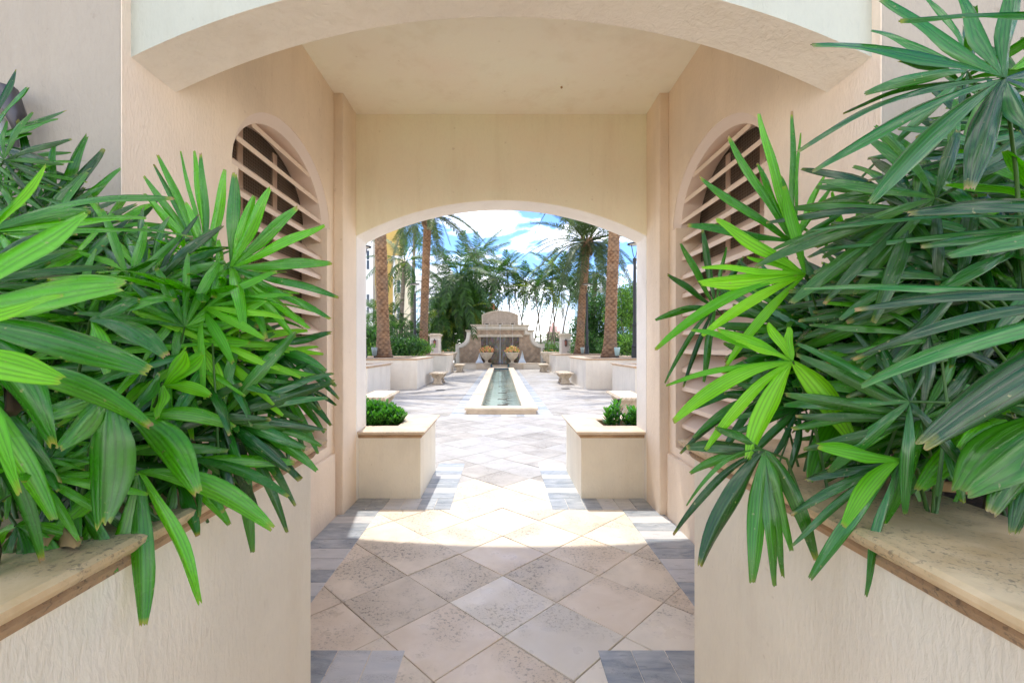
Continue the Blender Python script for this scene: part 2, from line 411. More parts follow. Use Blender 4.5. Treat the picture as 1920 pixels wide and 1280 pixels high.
for c in cells:
    near_wear = c[1] < 4.2
    r = rt.random()
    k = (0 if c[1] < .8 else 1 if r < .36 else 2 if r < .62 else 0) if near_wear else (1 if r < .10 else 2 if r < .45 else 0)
    dz = rt.uniform(-.0018, .0018)
    if c in vs:
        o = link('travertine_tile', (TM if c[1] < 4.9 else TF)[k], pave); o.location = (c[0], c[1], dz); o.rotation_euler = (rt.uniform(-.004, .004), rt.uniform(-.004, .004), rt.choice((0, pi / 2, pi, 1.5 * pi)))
    else:
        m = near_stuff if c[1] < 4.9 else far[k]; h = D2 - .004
        m.add([(c[0] + a * h, c[1] + b * h, z + dz) for z in (-.015, 0) for a, b in ((1, 0), (0, 1), (-1, 0), (0, -1))], [(4, 5, 6, 7)] + [(i, (i + 1) % 4, 4 + (i + 1) % 4, 4 + i) for i in range(4)])
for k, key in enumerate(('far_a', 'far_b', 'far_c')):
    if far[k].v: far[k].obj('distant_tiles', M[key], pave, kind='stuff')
near_stuff.obj('hidden_tiles', M['trav'], pave, kind='stuff')  # out-of-view tiles, kept pale to bounce sunlight inwards
# grey border tiles, laid 3 mm proud
rg = random.Random(11); gcount = 0; farg = MB(); farl = MB()
GM = {}
def grey_tile(x0, x1, y0, y1, single):
    global gcount
    lite = rg.random() < .38; gp = .002; z = .0035 + rg.uniform(0, .0008)
    if single and gcount < 290:
        m = MB(); m.box(-(x1 - x0) / 2 + gp, -(y1 - y0) / 2 + gp, -.02, (x1 - x0) / 2 - gp, (y1 - y0) / 2 - gp, 0)
        key = (round(x1 - x0, 3), round(y1 - y0, 3), lite)
        if key not in GM: GM[key] = m.mesh('grey_tile', M['grey_lite'] if lite else M['grey'])
        o = link('grey_tile', GM[key], pave, bevel=.002, seg=1); o.location = ((x0 + x1) / 2, (y0 + y1) / 2, z); gcount += 1
    else: (farl if lite else farg).box(x0 + gp, y0 + gp, -.02, x1 - gp, y1 - gp, z)
for s, a, b, c_, d in grey_rects:
    along_y = (d - c_) > (b - a)
    step = .155 if along_y else .158
    lo, hi = (c_, d) if along_y else (a, b)
    n = max(1, round((hi - lo) / step)); st = (hi - lo) / n
    for i in range(n):
        u0, u1 = lo + i * st, lo + (i + 1) * st
        if along_y: q = (s * a, s * b, u0, u1)
        else: q = (s * u0, s * u1, c_, d)
        x0, x1 = min(q[0], q[1]), max(q[0], q[1])
        grey_tile(x0, x1, q[2], q[3], q[2] < 14)
for i in range(10): grey_tile(-.81 + i * .162, -.81 + (i + 1) * .162, 9.52, 9.79, True)
farg.obj('distant_grey_tiles', M['grey'], pave, kind='stuff'); farl.obj('distant_pale_grey_tiles', M['grey_lite'], pave, kind='stuff')

# ------------------------------------------------------------------ the building with the passage
bld = thing('arcade_building', (0, 3.2, 0), label='cream stucco building pierced by the arched passage that frames the courtyard view', cat='building')
OFF = Vector((0, -3.2, 0))
def part(mb_, name, m, parent, off=OFF, **k):
    mb_.v = [(v[0] + off[0], v[1] + off[1], v[2] + off[2]) for v in mb_.v]
    return mb_.obj(name, m, parent, **k)
def arch_wall(m, u0, u1, v0, v1, a, b, vb, spring, rise, t0, t1, axis, seg=28, ell=False, soff=None, fl=0.0):
    """wall slab in the u-v plane between t0 and t1 with an arched opening a..b; axis 'x' = wall runs along x"""
    c = (a + b) / 2; h = (b - a) / 2 + fl
    def zz(u):
        if ell: return spring + rise * sqrt(max(0, 1 - ((u - c) / h) ** 2))
        r = (h * h + rise * rise) / (2 * rise); return spring + rise - (r - sqrt(r * r - (u - c) ** 2))
    def p(u, v, t): return (u, t, v) if axis == 'x' else (t, u, v)
    if ell: us = [c - h * cos(pi * i / seg) for i in range(seg + 1)]
    else: us = [a + (b - a) * i / seg for i in range(seg + 1)]
    def quad(q): m.add([p(*x) for x in q], [(0, 1, 2, 3)])
    for t in (t0, t1):
        quad([(u0, v0, t), (a, v0, t), (a, spring, t), (u0, spring, t)])
        quad([(u0, spring, t), (a - fl, spring, t), (a - fl, v1, t), (u0, v1, t)])
        quad([(b, v0, t), (u1, v0, t), (u1, spring, t), (b, spring, t)])
        quad([(b + fl, spring, t), (u1, spring, t), (u1, v1, t), (b + fl, v1, t)])
        if vb > v0: quad([(a, v0, t), (b, v0, t), (b, vb, t), (a, vb, t)])
        for i in range(seg): quad([(us[i], zz(us[i]), t), (us[i + 1], zz(us[i + 1]), t), (us[i + 1], v1, t), (us[i], v1, t)])
    sb = vb if vb > v0 else v0
    if soff is not None: m.cur = soff
    for i in range(seg): quad([(us[i], zz(us[i]), t0), (us[i + 1], zz(us[i + 1]), t0), (us[i + 1], zz(us[i + 1]), t1), (us[i], zz(us[i]), t1)])
    if fl:
        for e0, e1 in ((a - fl, a), (b, b + fl)): quad([(e0, spring, t0), (e1, spring, t0), (e1, spring, t1), (e0, spring, t1)])
    quad([(a, sb, t0), (a, spring, t0), (a, spring, t1), (a, sb, t1)]); quad([(b, sb, t0), (b, spring, t0), (b, spring, t1), (b, sb, t1)])
    if vb > v0: quad([(a, vb, t0), (b, vb, t0), (b, vb, t1), (a, vb, t1)])
    m.cur = 0
    quad([(u0, v1, t0), (u1, v1, t0), (u1, v1, t1), (u0, v1, t1)])
    quad([(u0, v0, t0), (u0, v1, t0), (u0, v1, t1), (u0, v0, t1)]); quad([(u1, v0, t0), (u1, v1, t0), (u1, v1, t1), (u1, v0, t1)])
HB = 4.4  # unseen roof height, lowered so sun reaches the ground behind the camera
for s in (-1, 1):
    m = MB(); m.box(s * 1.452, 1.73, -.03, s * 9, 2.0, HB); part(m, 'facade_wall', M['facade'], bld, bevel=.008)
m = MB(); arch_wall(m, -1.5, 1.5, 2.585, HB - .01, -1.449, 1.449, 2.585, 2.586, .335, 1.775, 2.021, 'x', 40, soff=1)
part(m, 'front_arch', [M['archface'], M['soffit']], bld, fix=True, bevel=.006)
LV0, LV1, LZ0, LSP, LR = 2.50, 3.77, .62, 2.44, .46
for s in (-1, 1):
    m = MB(); arch_wall(m, 1.733, 4.285, -.03, 3.72, LV0, LV1, LZ0, LSP, LR + .06, s * 1.45, s * 1.66, 'y', 30, True, fl=.062)
    part(m, 'side_wall', M['passage'], bld, fix=True)
    m = MB(); m.box(s * 1.42, 1.9, -.03, s * 1.455, 3.885, .545); part(m, 'wall_ledge', M['passage'], bld, bevel=.008)
    m = MB(); m.box(s * 1.37, 3.925, -.03, s * 1.455, 4.283, 3.66); part(m, 'pilaster', M['passage'], bld, bevel=.010)
    m = MB(); m.box(s * 1.66, 2.0, -.03, s * 1.9, 2.45, 3.6); m.box(s * 1.66, 3.85, -.03, s * 1.9, 4.29, 3.6)
    part(m, 'inner_wall', M['darkroom'], bld, kind='stuff')
    m = MB(); m.box(s * 8.8, 2.0, -.03, s * 9, 4.3, HB); part(m, 'end_wall', M['court'], bld)
    # louvred opening
    lw = MB()
    # arched trim: swept rim standing proud
    c0 = (LV0 + LV1) / 2; hh = (LV1 - LV0) / 2; N = 40
    rows = []
    for i in range(N + 1):
        a = pi * i / N; dy, dz = -cos(a), sin(a)
        for (r, x) in ((.0, 1.65), (0.0, 1.497), (.012, 1.490), (.052, 1.462), (.0605, 1.455), (.0605, 1.65)):
            rows.append((s * x, c0 + (hh + r) * dy, LSP + (LR + r) * dz))
    k = 6
    lw.add(rows, [(i * k + j, i * k + (j + 1) % k, (i + 1) * k + (j + 1) % k, (i + 1) * k + j) for i in range(N) for j in range(k)])
    win = part(lw, 'louvered_window', M['white_trim'], bld, smooth=False, fix=True)
    # slats
    sp_ = .153; z = LZ0 + .01; nsl = 0
    while z < LSP + LR - .06:
        if z > LSP:
            q = sqrt(max(0, 1 - ((z + .02 - LSP) / LR) ** 2)); y0, y1 = c0 - hh * q, c0 + hh * q
        else: y0, y1 = LV0, LV1
        sm = MB(); t = .016
        xa, xb = 1.497, 1.645; za, zb = z, z + .130
        pts = [(s * xa, za), (s * xa, za + .036), (s * xb, zb + t), (s * xb, zb)]
        n = 4
        sm.add([(x, y0 + .002, zz_) for x, zz_ in pts] + [(x, y1 - .002, zz_) for x, zz_ in pts], [(0, 1, 2, 3), (7, 6, 5, 4)] + [(i, (i + 1) % n, n + (i + 1) % n, n + i) for i in range(n)])
        part(sm, 'slat', M['slat'], win, fix=True, bevel=.003, seg=1)
        z += sp_
    fm = MB()
    for yy in (LV0 + .36, LV0 + .80): fm.box(s * 1.647, yy - .03, LZ0, s * 1.657, yy + .03, LSP + LR * .9)
    part(fm, 'mullion', M['slat'], win)
    gm = MB(); q = .0028
    yy = LV0
    while yy < LV1: gm.box(s * 1.658, yy - q / 2, LZ0, s * 1.660, yy + q / 2, LSP + LR); yy += .021
    zz2 = LZ0
    while zz2 < LSP + LR: gm.box(s * 1.6605, LV0, zz2 - q / 2, s * 1.6625, LV1, zz2 + q / 2); zz2 += .021
    part(gm, 'wire_mesh', M['mesh'], win, kind='stuff')
    pm_ = MB(); pm_.box(s * 1.70, LV0 - .05, LZ0 - .05, s * 1.72, LV1 + .05, 3.0); part(pm_, 'dim_room_panel', M['backing'], win)  # added panel, its brown stands in for the dim room behind the mesh
m = MB(); arch_wall(m, -1.66, 1.66, -.03, HB - .012, -1.37, 1.37, -.03, 2.50, .335, 4.284, 4.60, 'x', 40)
rw = part(m, 'rear_arch_wall', M['rear'], bld, fix=True, bevel=.010)
me = rw.data; me.materials.append(M['jamb']); me.materials.append(M['passage'])
for p_ in me.polygons:
    cc = p_.center; y_ = cc.y + 3.2
    if abs(y_ - 4.44) < .1 and cc.z > 2.3 and abs(p_.normal.y) < .3: p_.material_index = 1
    elif y_ > 4.55: p_.material_index = 1
    elif abs(p_.normal.x) > .9: p_.material_index = 1
for s in (-1, 1):
    m = MB(); m.box(s * 1.655, 4.29, -.03, s * 9, 4.595, HB); part(m, 'rear_wall', M['court'], bld)
m = MB(); m.box(-1.5, 2.0, 3.65, 1.5, 4.29, 3.8); part(m, 'ceiling', M['ceiling'], bld)
m = MB(); m.box(-9.2, 1.6, HB, 9.2, 4.75, HB + .3); part(m, 'roof', M['facade'], bld)
# mud nest speck on the ceiling
m = MB(); m.lathe([(.001, 0), (.008, -.002), (.010, -.008), (.006, -.015), (.001, -.018)], 10)
o = m.obj('mud_nest', M['dead'], smooth=True, label='tiny dark brown mud nest stuck to the cream passage ceiling', cat='nest'); o.location = P(1053, 163, 3.83); o.location.z = 3.651

# ------------------------------------------------------------------ stone-capped planters
CAPP = [(.0, -.075), (-.012, -.07), (-.018, -.045), (-.008, -.034), (-.030, -.028), (-.045, -.012), (-.045, .0), (-.030, .018), (-.008, .024)]
def planter(name, poly, h, cap_w, capk='capstone', sc=1.0, wallm='planter', soil=.04, nose=1.0, bottom=0, edge=True, **k):
    t = thing(name, (poly[0][0], poly[0][1], bottom), **k)
    off = Vector((-poly[0][0], -poly[0][1], -bottom))
    w = MB(); w.ring(poly, [(0, bottom - .02), (0, h - .05), (.12, h - .05), (.12, bottom - .02)]); part(w, 'planter_wall', M[wallm], t, off, fix=True, bevel=.006)
    prof = [(.02, h - .075), (-.006, h - .068), (-.016, h - .050), (-.008, h - .038), (-.030 * nose, h - .032), (-.046 * nose, h - .016), (-.048 * nose, h - .004), (-.036 * nose, h + .006 - .004), (-.012 * nose, h), (cap_w - .01, h), (cap_w, h - .012), (cap_w, h - .075)]
    c = MB(); c.ring(poly, prof); co = part(c, 'cap_stone', [M[capk]], t, off, fix=True, smooth=False)
    if not edge:
        co.data.materials.append(M['capnose'])
        for p_ in co.data.polygons:
            if abs(p_.normal.z) < .9: p_.material_index = 1
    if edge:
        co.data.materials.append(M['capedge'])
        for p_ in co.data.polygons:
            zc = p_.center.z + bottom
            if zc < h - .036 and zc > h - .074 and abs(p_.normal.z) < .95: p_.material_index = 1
    sm = MB(); ins = inset(poly, .10); sm.add([(x, y, h - soil) for x, y in ins], [tuple(range(len(ins)))]); part(sm, 'soil', M['soil'], t, off)
    return t
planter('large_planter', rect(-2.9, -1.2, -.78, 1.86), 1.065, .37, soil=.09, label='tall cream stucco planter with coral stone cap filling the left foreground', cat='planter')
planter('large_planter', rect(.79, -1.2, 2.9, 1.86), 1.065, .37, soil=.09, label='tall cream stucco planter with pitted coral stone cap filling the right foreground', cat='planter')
planter('small_planter', rect(-2.15, 4.35, -.775, 5.34), .65, .29, 'capstone_clean', soil=.06, label='low cream stucco planter against the left jamb holding a dense round shrub', cat='planter')
planter('small_planter', rect(.765, 4.35, 2.15, 5.34), .65, .29, 'capstone_clean', soil=.06, label='low cream stucco planter against the right jamb holding sparse leafy sprigs', cat='planter')
# courtyard planters
for s, side in ((-1, 'left'), (1, 'right')):
    def mir(pl): return pl if s > 0 else [(-x, y) for x, y in pl][::-1]
    planter('courtyard_planter', mir([(3.72, 12.6), (7.6, 12.6), (7.6, 15.2), (3.72, 15.2)]), .93, .3, 'capstone_clean', wallm='court', edge=False, nose=1.3, label='low cream planter wall, nearest of the three on the %s of the courtyard' % side, cat='planter')
    planter('courtyard_planter', mir([(2.93, 15.75), (7.6, 15.75), (7.6, 19.4), (2.93, 19.4)]), 1.07, .34, 'capstone_clean', wallm='court', edge=False, nose=1.5, label='cream planter with thick palm trunk, middle one on the %s of the courtyard' % side, cat='planter')
    planter('courtyard_planter', mir([(2.9, 24.0), (7.6, 24.0), (7.6, 27.4), (2.9, 27.4)]), 1.08, .34, 'capstone_clean', wallm='court', edge=False, nose=1.5, label='cream planter nearest the fountain on the %s of the courtyard' % side, cat='planter')

# ------------------------------------------------------------------ reflecting pool
pool = thing('reflecting_pool', (0, 9.8, 0), label='long narrow pool of pale blue water with travertine coping leading to the fountain', cat='pool')
o_ = Vector((0, -9.8, 0))
m = MB(); pr = rect(-.76, 9.84, .76, 29.55); cw = .30
m.ring(pr, [(0, -.03), (0, .085), (-.035, .09), (-.042, .115), (-.030, .14), (-.005, .146), (cw - .01, .146), (cw, .137), (cw, -.35), (cw - .05, -.35)])
part(m, 'coping', M['capstone_clean'], pool, o_, fix=True)
M['basin'] = mat('pool_plaster', (.50, .66, .66), .6); g = G(M['basin']); g.col(g.ramp(g.noise(g.coord((1, 1, 1), 'World'), 1.6, 5), [(.3, (.40, .72, .80)), (.7, (.62, .84, .88))]))
m = MB(); m.add([(-.5, 10.1, -.06), (.5, 10.1, -.06), (.5, 29.3, -.06), (-.5, 29.3, -.06)], [(0, 1, 2, 3)]); part(m, 'basin_floor', M['basin'], pool, o_)
def water_mat(name, tint, bump=.12, sc=7):
    m = bpy.data.materials.new(name); m.use_nodes = True; t = m.node_tree; g = G(m)
    tr = g.n('ShaderNodeBsdfTransparent'); tr.inputs[0].default_value = (*tint, 1)
    gl = g.n('ShaderNodeBsdfGlossy'); gl.inputs['Roughness'].default_value = .10
    fr = g.n('ShaderNodeFresnel'); fr.inputs[0].default_value = 1.18
    bp = g.n('ShaderNodeBump'); bp.inputs['Strength'].default_value = bump; bp.inputs['Distance'].default_value = .02
    g.l(g.noise(g.coord((1, .5, 1), 'World'), sc, 3), bp.inputs['Height']); g.l(bp.outputs[0], gl.inputs['Normal']); g.l(bp.outputs[0], fr.inputs['Normal'])
    ms = g.n('ShaderNodeMixShader'); g.l(fr.outputs[0], ms.inputs[0]); g.l(tr.outputs[0], ms.inputs[1]); g.l(gl.outputs[0], ms.inputs[2])
    t.nodes.remove(g.b); g.l(ms.outputs[0], t.nodes['Material Output'].inputs[0]); return m
M['water'] = water_mat('pool_water', (.80, .95, .96), .06)
m = MB(); m.add([(-.462, 10.142, .06), (.462, 10.142, .06), (.462, 29.25, .06), (-.462, 29.25, .06)], [(0, 1, 2, 3)]); part(m, 'water', M['water'], pool, o_)
M['bluetile'] = mat('blue_tile', (.02, .09, .16), .2); g = G(M['bluetile']); vt = g.n('ShaderNodeTexVoronoi'); vt.inputs['Scale'].default_value = 18; g.l(g.coord((1, 1, 1), 'World'), vt.inputs['Vector']); g.col(g.mix(.8, (.03, .13, .2), vt.outputs['Color'], 'MULTIPLY'))
m = MB(); m.box(-.46, 29.0, -.2, .46, 29.26, .10); part(m, 'weir_step', M['bluetile'], pool, o_)
for i, yy in enumerate((11.0, 12.2, 13.9, 16.2, 18.6, 21.5)):
    m = MB(); m.box(-.10, yy, .045, .16, yy + .05, .062); pass
    part(m, 'spray_bar', M['bronze'], pool, o_, bevel=.004)
# floor drains near benches
for x, y, lb in ((-2.05, 15.3, 'round dark floor drain in front of the left middle bench'), (2.25, 15.9, 'round dark floor drain in front of the right middle bench'),):
    t = thing('floor_drain', (x, y, .003), label=lb, cat='drain', group='floor drains')
    m = MB(); m.lathe([(.16, 0), (.17, .006), (.14, .008), (.0, .008)][:3], 24); m.obj('drain_rim', M['bronze'], t)
    m = MB(); 
    for k in range(-4, 5): m.box(k * .03 - .008, -.12, .004, k * .03 + .008, .12, .010)
    m.obj('grate', M['black'], t)

# ------------------------------------------------------------------ benches
def make_bench():
    t = thing('stone_bench', label='x', cat='bench', group='stone benches beside the planters')
    m = MB(); m.prism(inset(rect(-.27, -.72, .27, .72), .01), .39, .455); a = m.obj('seat', M['cast'], t, bevel=.025, seg=3)
    e = MB()
    for sx in (-1, 1):
        for i in range(14):
            y = -.66 + i * .1015; e.tube([(sx * .262, y, .40), (sx * .285, y + .035, .425), (sx * .268, y + .07, .45)], [.012, .022, .012], 6)
    for sy in (-1, 1):
        for i in range(5):
            x = -.22 + i * .105; e.tube([(x, sy * .712, .40), (x + .03, sy * .735, .425), (x + .06, sy * .715, .45)], [.012, .022, .012], 6)
    e.obj('seat_rim', M['cast'], a, smooth=True)
    for sy in (-1, 1):
        prof = [(-.20, 0), (-.20, .05), (-.15, .07), (-.17, .14), (-.12, .20), (-.19, .27), (-.235, .33), (-.235, .39)]
        q = prof + [(-x, z) for x, z in prof[::-1]]
        m = MB(); m.prism_y(q, sy * .42 - .06, sy * .42 + .06); l_ = m.obj('leg', M['cast'], t, bevel=.015, seg=2, fix=True)
        m = MB()
        for f in (-1, 1):
            m.tube([(0, sy * .42 + f * .062, .08), (.05, sy * .42 + f * .066, .14), (0, sy * .42 + f * .068, .22), (-.06, sy * .42 + f * .066, .28), (0, sy * .42 + f * .064, .34)], .018, 6)
        m.obj('scroll', M['cast'], l_, smooth=True)
    return t
b0 = make_bench()
spots = [(-2.62, 9.75, R(2), 'pale stone bench just beyond the dense left shrub planter'), (2.66, 9.65, R(-3), 'scalloped stone bench just beyond the sparse right planter'),
         (-2.5, 18.2, 0, 'carved stone bench beside the middle left courtyard planter'), (2.53, 18.3, 0, 'carved stone bench beside the middle right courtyard planter'),
         (-2.45, 26.8, 0, 'small far stone bench left of the fountain basin'), (2.5, 26.9, 0, 'small far stone bench right of the fountain basin')]
for i, (x, y, a, lb) in enumerate(spots):
    o = b0 if i == 0 else copy_tree(b0)
    o.location = (x, y, .004); o.rotation_euler.z = a; o['label'] = lb

# ------------------------------------------------------------------ fountain
FX, FY = -.09, 32.2
fo = thing('fountain', (FX, FY, 0), label='tall baroque tiled fountain wall with mosaic niche at the end of the courtyard', cat='fountain')
M['ftile'] = mat('fountain_tile', (.50, .36, .25), .6); g = G(M['ftile'])
br = g.n('ShaderNodeTexBrick'); br.inputs['Scale'].default_value = 1; br.inputs['Brick Width'].default_value = .30; br.inputs['Row Height'].default_value = .30; br.inputs['Mortar Size'].default_value = .012; br.offset = 0
vv = g.coord((1, 1, 1), 'Object'); sx_ = g.n('ShaderNodeSeparateXYZ'); g.l(vv, sx_.inputs[0]); cx_ = g.n('ShaderNodeCombineXYZ')
g.l(g.math('ADD', sx_.outputs[0], sx_.outputs[2]), cx_.inputs[0]); g.l(g.math('SUBTRACT', sx_.outputs[2], sx_.outputs[0]), cx_.inputs[1])
g.l(cx_.outputs[0], br.inputs['Vector']); br.inputs['Color1'].default_value = (.56, .39, .25, 1); br.inputs['Color2'].default_value = (.36, .24, .15, 1); br.inputs['Mortar'].default_value = (.42, .34, .26, 1)
g.col(g.mix(.6, br.outputs[0], g.ramp(g.noise(vv, 5, 5), [(.3, .72), (.7, 1.2)]), 'MULTIPLY'))
M['mosaic'] = mat('mosaic', (.06, .05, .04), .15); g = G(M['mosaic']); vt = g.n('ShaderNodeTexVoronoi'); vt.inputs['Scale'].default_value = 9; vv = g.coord((1, 1, .6), 'Object'); g.l(vv, vt.inputs['Vector'])
g.col(g.mix(.55, g.ramp(g.noise(vv, 2.6, 4), [(.35, (.02, .015, .010)), (.5, (.17, .10, .045)), (.70, (.30, .30, .32))]), vt.outputs['Color'], 'MULTIPLY'))
M['crest'] = stone_mat('crest_stone', (.40, .31, .23), (.54, .43, .33), .6, .7, 1.5, rnd=False)
half = [(3.15, .0), (3.15, 1.64), (2.92, 1.66), (2.74, 1.71), (2.58, 1.81), (2.46, 1.95), (2.40, 2.12), (2.37, 2.35), (2.36, 2.62), (2.0, 2.62), (2.0, 3.0)]
outl = half + [(-x, z) for x, z in half[::-1]]
body = outl + [(-1.36, .0), (-1.36, 2.18), (1.36, 2.18), (1.36, .0)]
m = MB(); m.prism_y(body, 0, .4); m.obj('tiled_wall', M['ftile'], fo, fix=True)
m = MB(); m.prism_y([(x * .985, z * .99) for x, z in outl], .405, .75); m.obj('rear_wall', M['court'], fo, fix=True)
m = MB(); m.box(-1.36, .39, .0, 1.36, .402, 2.18); m.obj('mosaic_panel', M['mosaic'], fo)
def band(path, w0, w1, y0, y1, mm, name):
    n = len(path); pin, pout = [], []
    for i in range(n):
        a = Vector(path[max(0, i - 1)]); b = Vector(path[i]); c = Vector(path[min(n - 1, i + 1)])
        d1 = (b - a).normalized() if i > 0 else (c - b).normalized(); d2 = (c - b).normalized() if i < n - 1 else d1
        n1 = Vector((-d1.y, d1.x)); n2 = Vector((-d2.y, d2.x)); q = n1 + n2; q = q / max(.3, q.dot(n1))
        pin.append(b + q * w1); pout.append(b - q * w0)
    mm_ = MB()
    for i in range(n - 1):
        mm_.prism_y([tuple(pout[i]), tuple(pout[i + 1]), tuple(pin[i + 1]), tuple(pin[i])], y0, y1)
    mm_.obj(name, M[mm], fo, fix=True)
band(outl, .0, .24, -.14, .42, 'court', 'outline_coping')
band(outl, -.25, .32, -.06, .05, 'cast', 'inner_molding')
for s in (-1, 1):
    m = MB(); m.box(s * 1.93, -.24, 2.60, s * 2.46, .5, 2.67); m.box(s * 1.93, -.19, 2.53, s * 2.41, .48, 2.60); m.obj('shoulder_cornice', M['cast'], fo, bevel=.012)
    m = MB(); m.box(s * 3.12, -.22, 1.64, s * 2.93, .46, 1.69); m.obj('end_cap', M['court'], fo, bevel=.01)
m = MB(); m.box(-2.10, -.26, 3.0, 2.10, .5, 3.06); m.box(-2.05, -.2, 2.92, 2.05, .46, 3.0); m.box(-2.02, -.16, 2.66, 2.02, -.145, 2.72); m.obj('top_cornice', M['cast'], fo, bevel=.012)
m = MB(); m.box(-1.62, -.13, 2.18, 1.62, .02, 2.30); m.box(-1.52, -.10, 2.30, 1.52, .01, 2.36); m.obj('niche_lintel', M['cast'], fo, bevel=.01)
m = MB(); ap = [(1.25, 3.0), (1.25, 3.74)] + [(1.25 - 2.5 * i / 16, 3.74 + .28 * (1 - ((i - 8) / 8) ** 2)) for i in range(1, 16)] + [(-1.25, 3.74), (-1.25, 3.0)]
m.prism_y(ap, .1, .5); m.obj('crest_panel', M['crest'], fo, fix=True)
band([(x, z) for x, z in ap], .05, .02, .06, .52, 'cast', 'crest_rim')
for x in (-.92, 0, .88):
    m = MB(); m.box(x - .17, -.34, 3.0, x + .17, .2, 3.03); m.box(x - .17, -.34, 3.03, x - .13, .2, 3.16); m.box(x + .13, -.34, 3.03, x + .17, .2, 3.16); sc_ = m.obj('scupper', M['court'], fo)
    m = MB(); m.box(x - .13, .1, 3.03, x + .13, .19, 3.14); m.obj('spout_mouth', M['black'], sc_)
M['foam'] = mat('white_water', (.88, .92, .96), .35)
for x in (-.92, 0, .88):
    m = MB(); rr = random.Random(int(x * 10)); m.tube([(x, -.36, 3.03), (x, -.42, 2.9), (x + .01, -.46, 2.2), (x, -.48, 1.2), (x, -.49, .36)], [.03, .018, .014, .012, .018] if x == 0 else [.02, .010, .007, .006, .007], 6); m.obj('water_stream', M['foam'], fo, smooth=True)
for x, hh_ in ((-1.42, .72), (1.52, .86)):
    m = MB(); rr = random.Random(5)
    for i in range(420):
        a = rr.uniform(0, 2 * pi); v = rr.uniform(0, .27); h = hh_ * (1 - (v / .3) ** 1.5) * rr.uniform(.75, 1.05)
        top = Vector((x + cos(a) * v * .45, -1.0 + sin(a) * v * .45, .33 + h)); bot = Vector((x + cos(a) * v, -1.0 + sin(a) * v, .33 + h * rr.uniform(0, .5)))
        m.tube([bot, (bot + top) / 2 + Vector((cos(a), sin(a), 0)) * v * .15, top], [.02, .018, .006], 4)
    m.obj('water_jet', M['foam'], fo, smooth=True)
# basin
bs = MB(); bs.box(-3.5, -2.08, -.02, -.62, -1.78, .36); bs.box(.62, -2.08, -.02, 3.6, -1.78, .36); bs.box(-3.5, -1.78, -.02, -3.2, 0, .36); bs.box(3.3, -1.78, -.02, 3.6, 0, .36)
bs.obj('basin_wall', M['court'], fo, bevel=.01)
for s in (-1, 1):
    m = MB(); m.box(s * .58, -2.14, .36, s * 3.55, -1.74, .40); m.obj('basin_coping', M['capstone_clean'], fo, bevel=.015)
    m = MB(); m.box(s * .58, -2.30, -.02, s * 1.55, -2.08, .358); m.obj('urn_plinth', M['capstone_clean'], fo, bevel=.01)
m = MB(); m.box(-.62, -2.1, -.02, .62, -1.9, .24); m.box(-.62, -2.5, -.02, -.5, -2.1, .34); m.box(.5, -2.5, -.02, .62, -2.1, .34); m.obj('weir', M['bluetile'], fo)
m = MB(); m.add([(-3.2, -1.78, .33), (3.3, -1.78, .33), (3.3, .39, .33), (-3.2, .39, .33)], [(0, 1, 2, 3)]); m.obj('basin_water', water_mat('basin_water', (.5, .7, .75), .5, 9), fo)
m = MB(); m.add([(-3.2, -1.78, .1), (3.3, -1.78, .1), (3.3, .39, .1), (-3.2, .39, .1)], [(0, 1, 2, 3)]); m.obj('basin_bed', M['bluetile'], fo)
m = MB(); m.add([(-.5, -1.92, .335), (.5, -1.92, .335), (.5, -2.06, .30), (-.5, -2.06, .30), (-.48, -2.45, .10), (.48, -2.45, .10)], [(0, 1, 2, 3), (3, 2, 5, 4)]); m.obj('spill_sheet', M['water'], fo, smooth=True)
# urns
M['flower'] = mat('orange_flower', (.85, .34, .16), .6); M['flower2'] = mat('yellow_flower', (.85, .58, .22), .6)
def urn(name, loc, r=.46, hgt=.75, lbl='', fl=True):
    t = thing(name, loc, label=lbl, cat='urn', group='stone urns on the fountain basin')
    m = MB(); m.box(-.2 * r / .46, -.2 * r / .46, 0, .2 * r / .46, .2 * r / .46, .07); m.obj('foot', M['cast'], t, bevel=.01)
    k = hgt
    m = MB(); m.lathe([(.16 * r / .46, .07), (.10 * r / .46, .13 * k), (.09 * r / .46, .30 * k), (.15 * r / .46, .38 * k), (.30 * r / .46, .55 * k), (.38 * r / .46, .78 * k), (.40 * r / .46, .86 * k), (r * .98, .92 * k), (r, .97 * k), (r * .94, k), (r * .8, k * .97), (.01, k * .9)], 32, flute=14, fa=.025); m.obj('bowl', M['cast'], t, smooth=True)
    return t
def flowers(t, loc, r, h, mats, n, seed, name, lbl, cat='flowers', sz=.05):
    rr = random.Random(seed); o = thing(name, loc, label=lbl, cat=cat)
    for j, mm in enumerate(mats):
        m = MB()
        for i in range(n[j]):
            a = rr.uniform(0, 2 * pi); q = sqrt(rr.random()) * r; z = h * sqrt(max(0, 1 - (q / r) ** 2 * .93)) * rr.uniform(.55, 1.0); m.t = rr.random()
            leaf_quad(m, Vector((q * cos(a), q * sin(a), z)), rr, sz)
        m.obj('blossoms' if 'flower' in mm else 'leaves', M[mm], o, kind='stuff')
    return o
def leaf_quad(m, p, rr, s, asp=.5, up=.3):
    d = Vector((rr.gauss(0, 1), rr.gauss(0, 1), rr.gauss(up, 1))).normalized(); e = d.cross(Vector((rr.gauss(0, 1), rr.gauss(0, 1), rr.gauss(0, 1)))).normalized()
    n = d.cross(e); l = s * rr.uniform(.7, 1.3); w = l * asp
    m.add([p, p + d * l * .5 + e * w * .5 + n * l * .06, p + d * l, p + d * l * .5 - e * w * .5 + n * l * .06, p + d * l * .5 - n * l * .05], [(0, 1, 4), (1, 2, 4), (2, 3, 4), (3, 0, 4)], [(0, 0), (0, .5), (.5, .8), (1, .5), (.5, .5)])
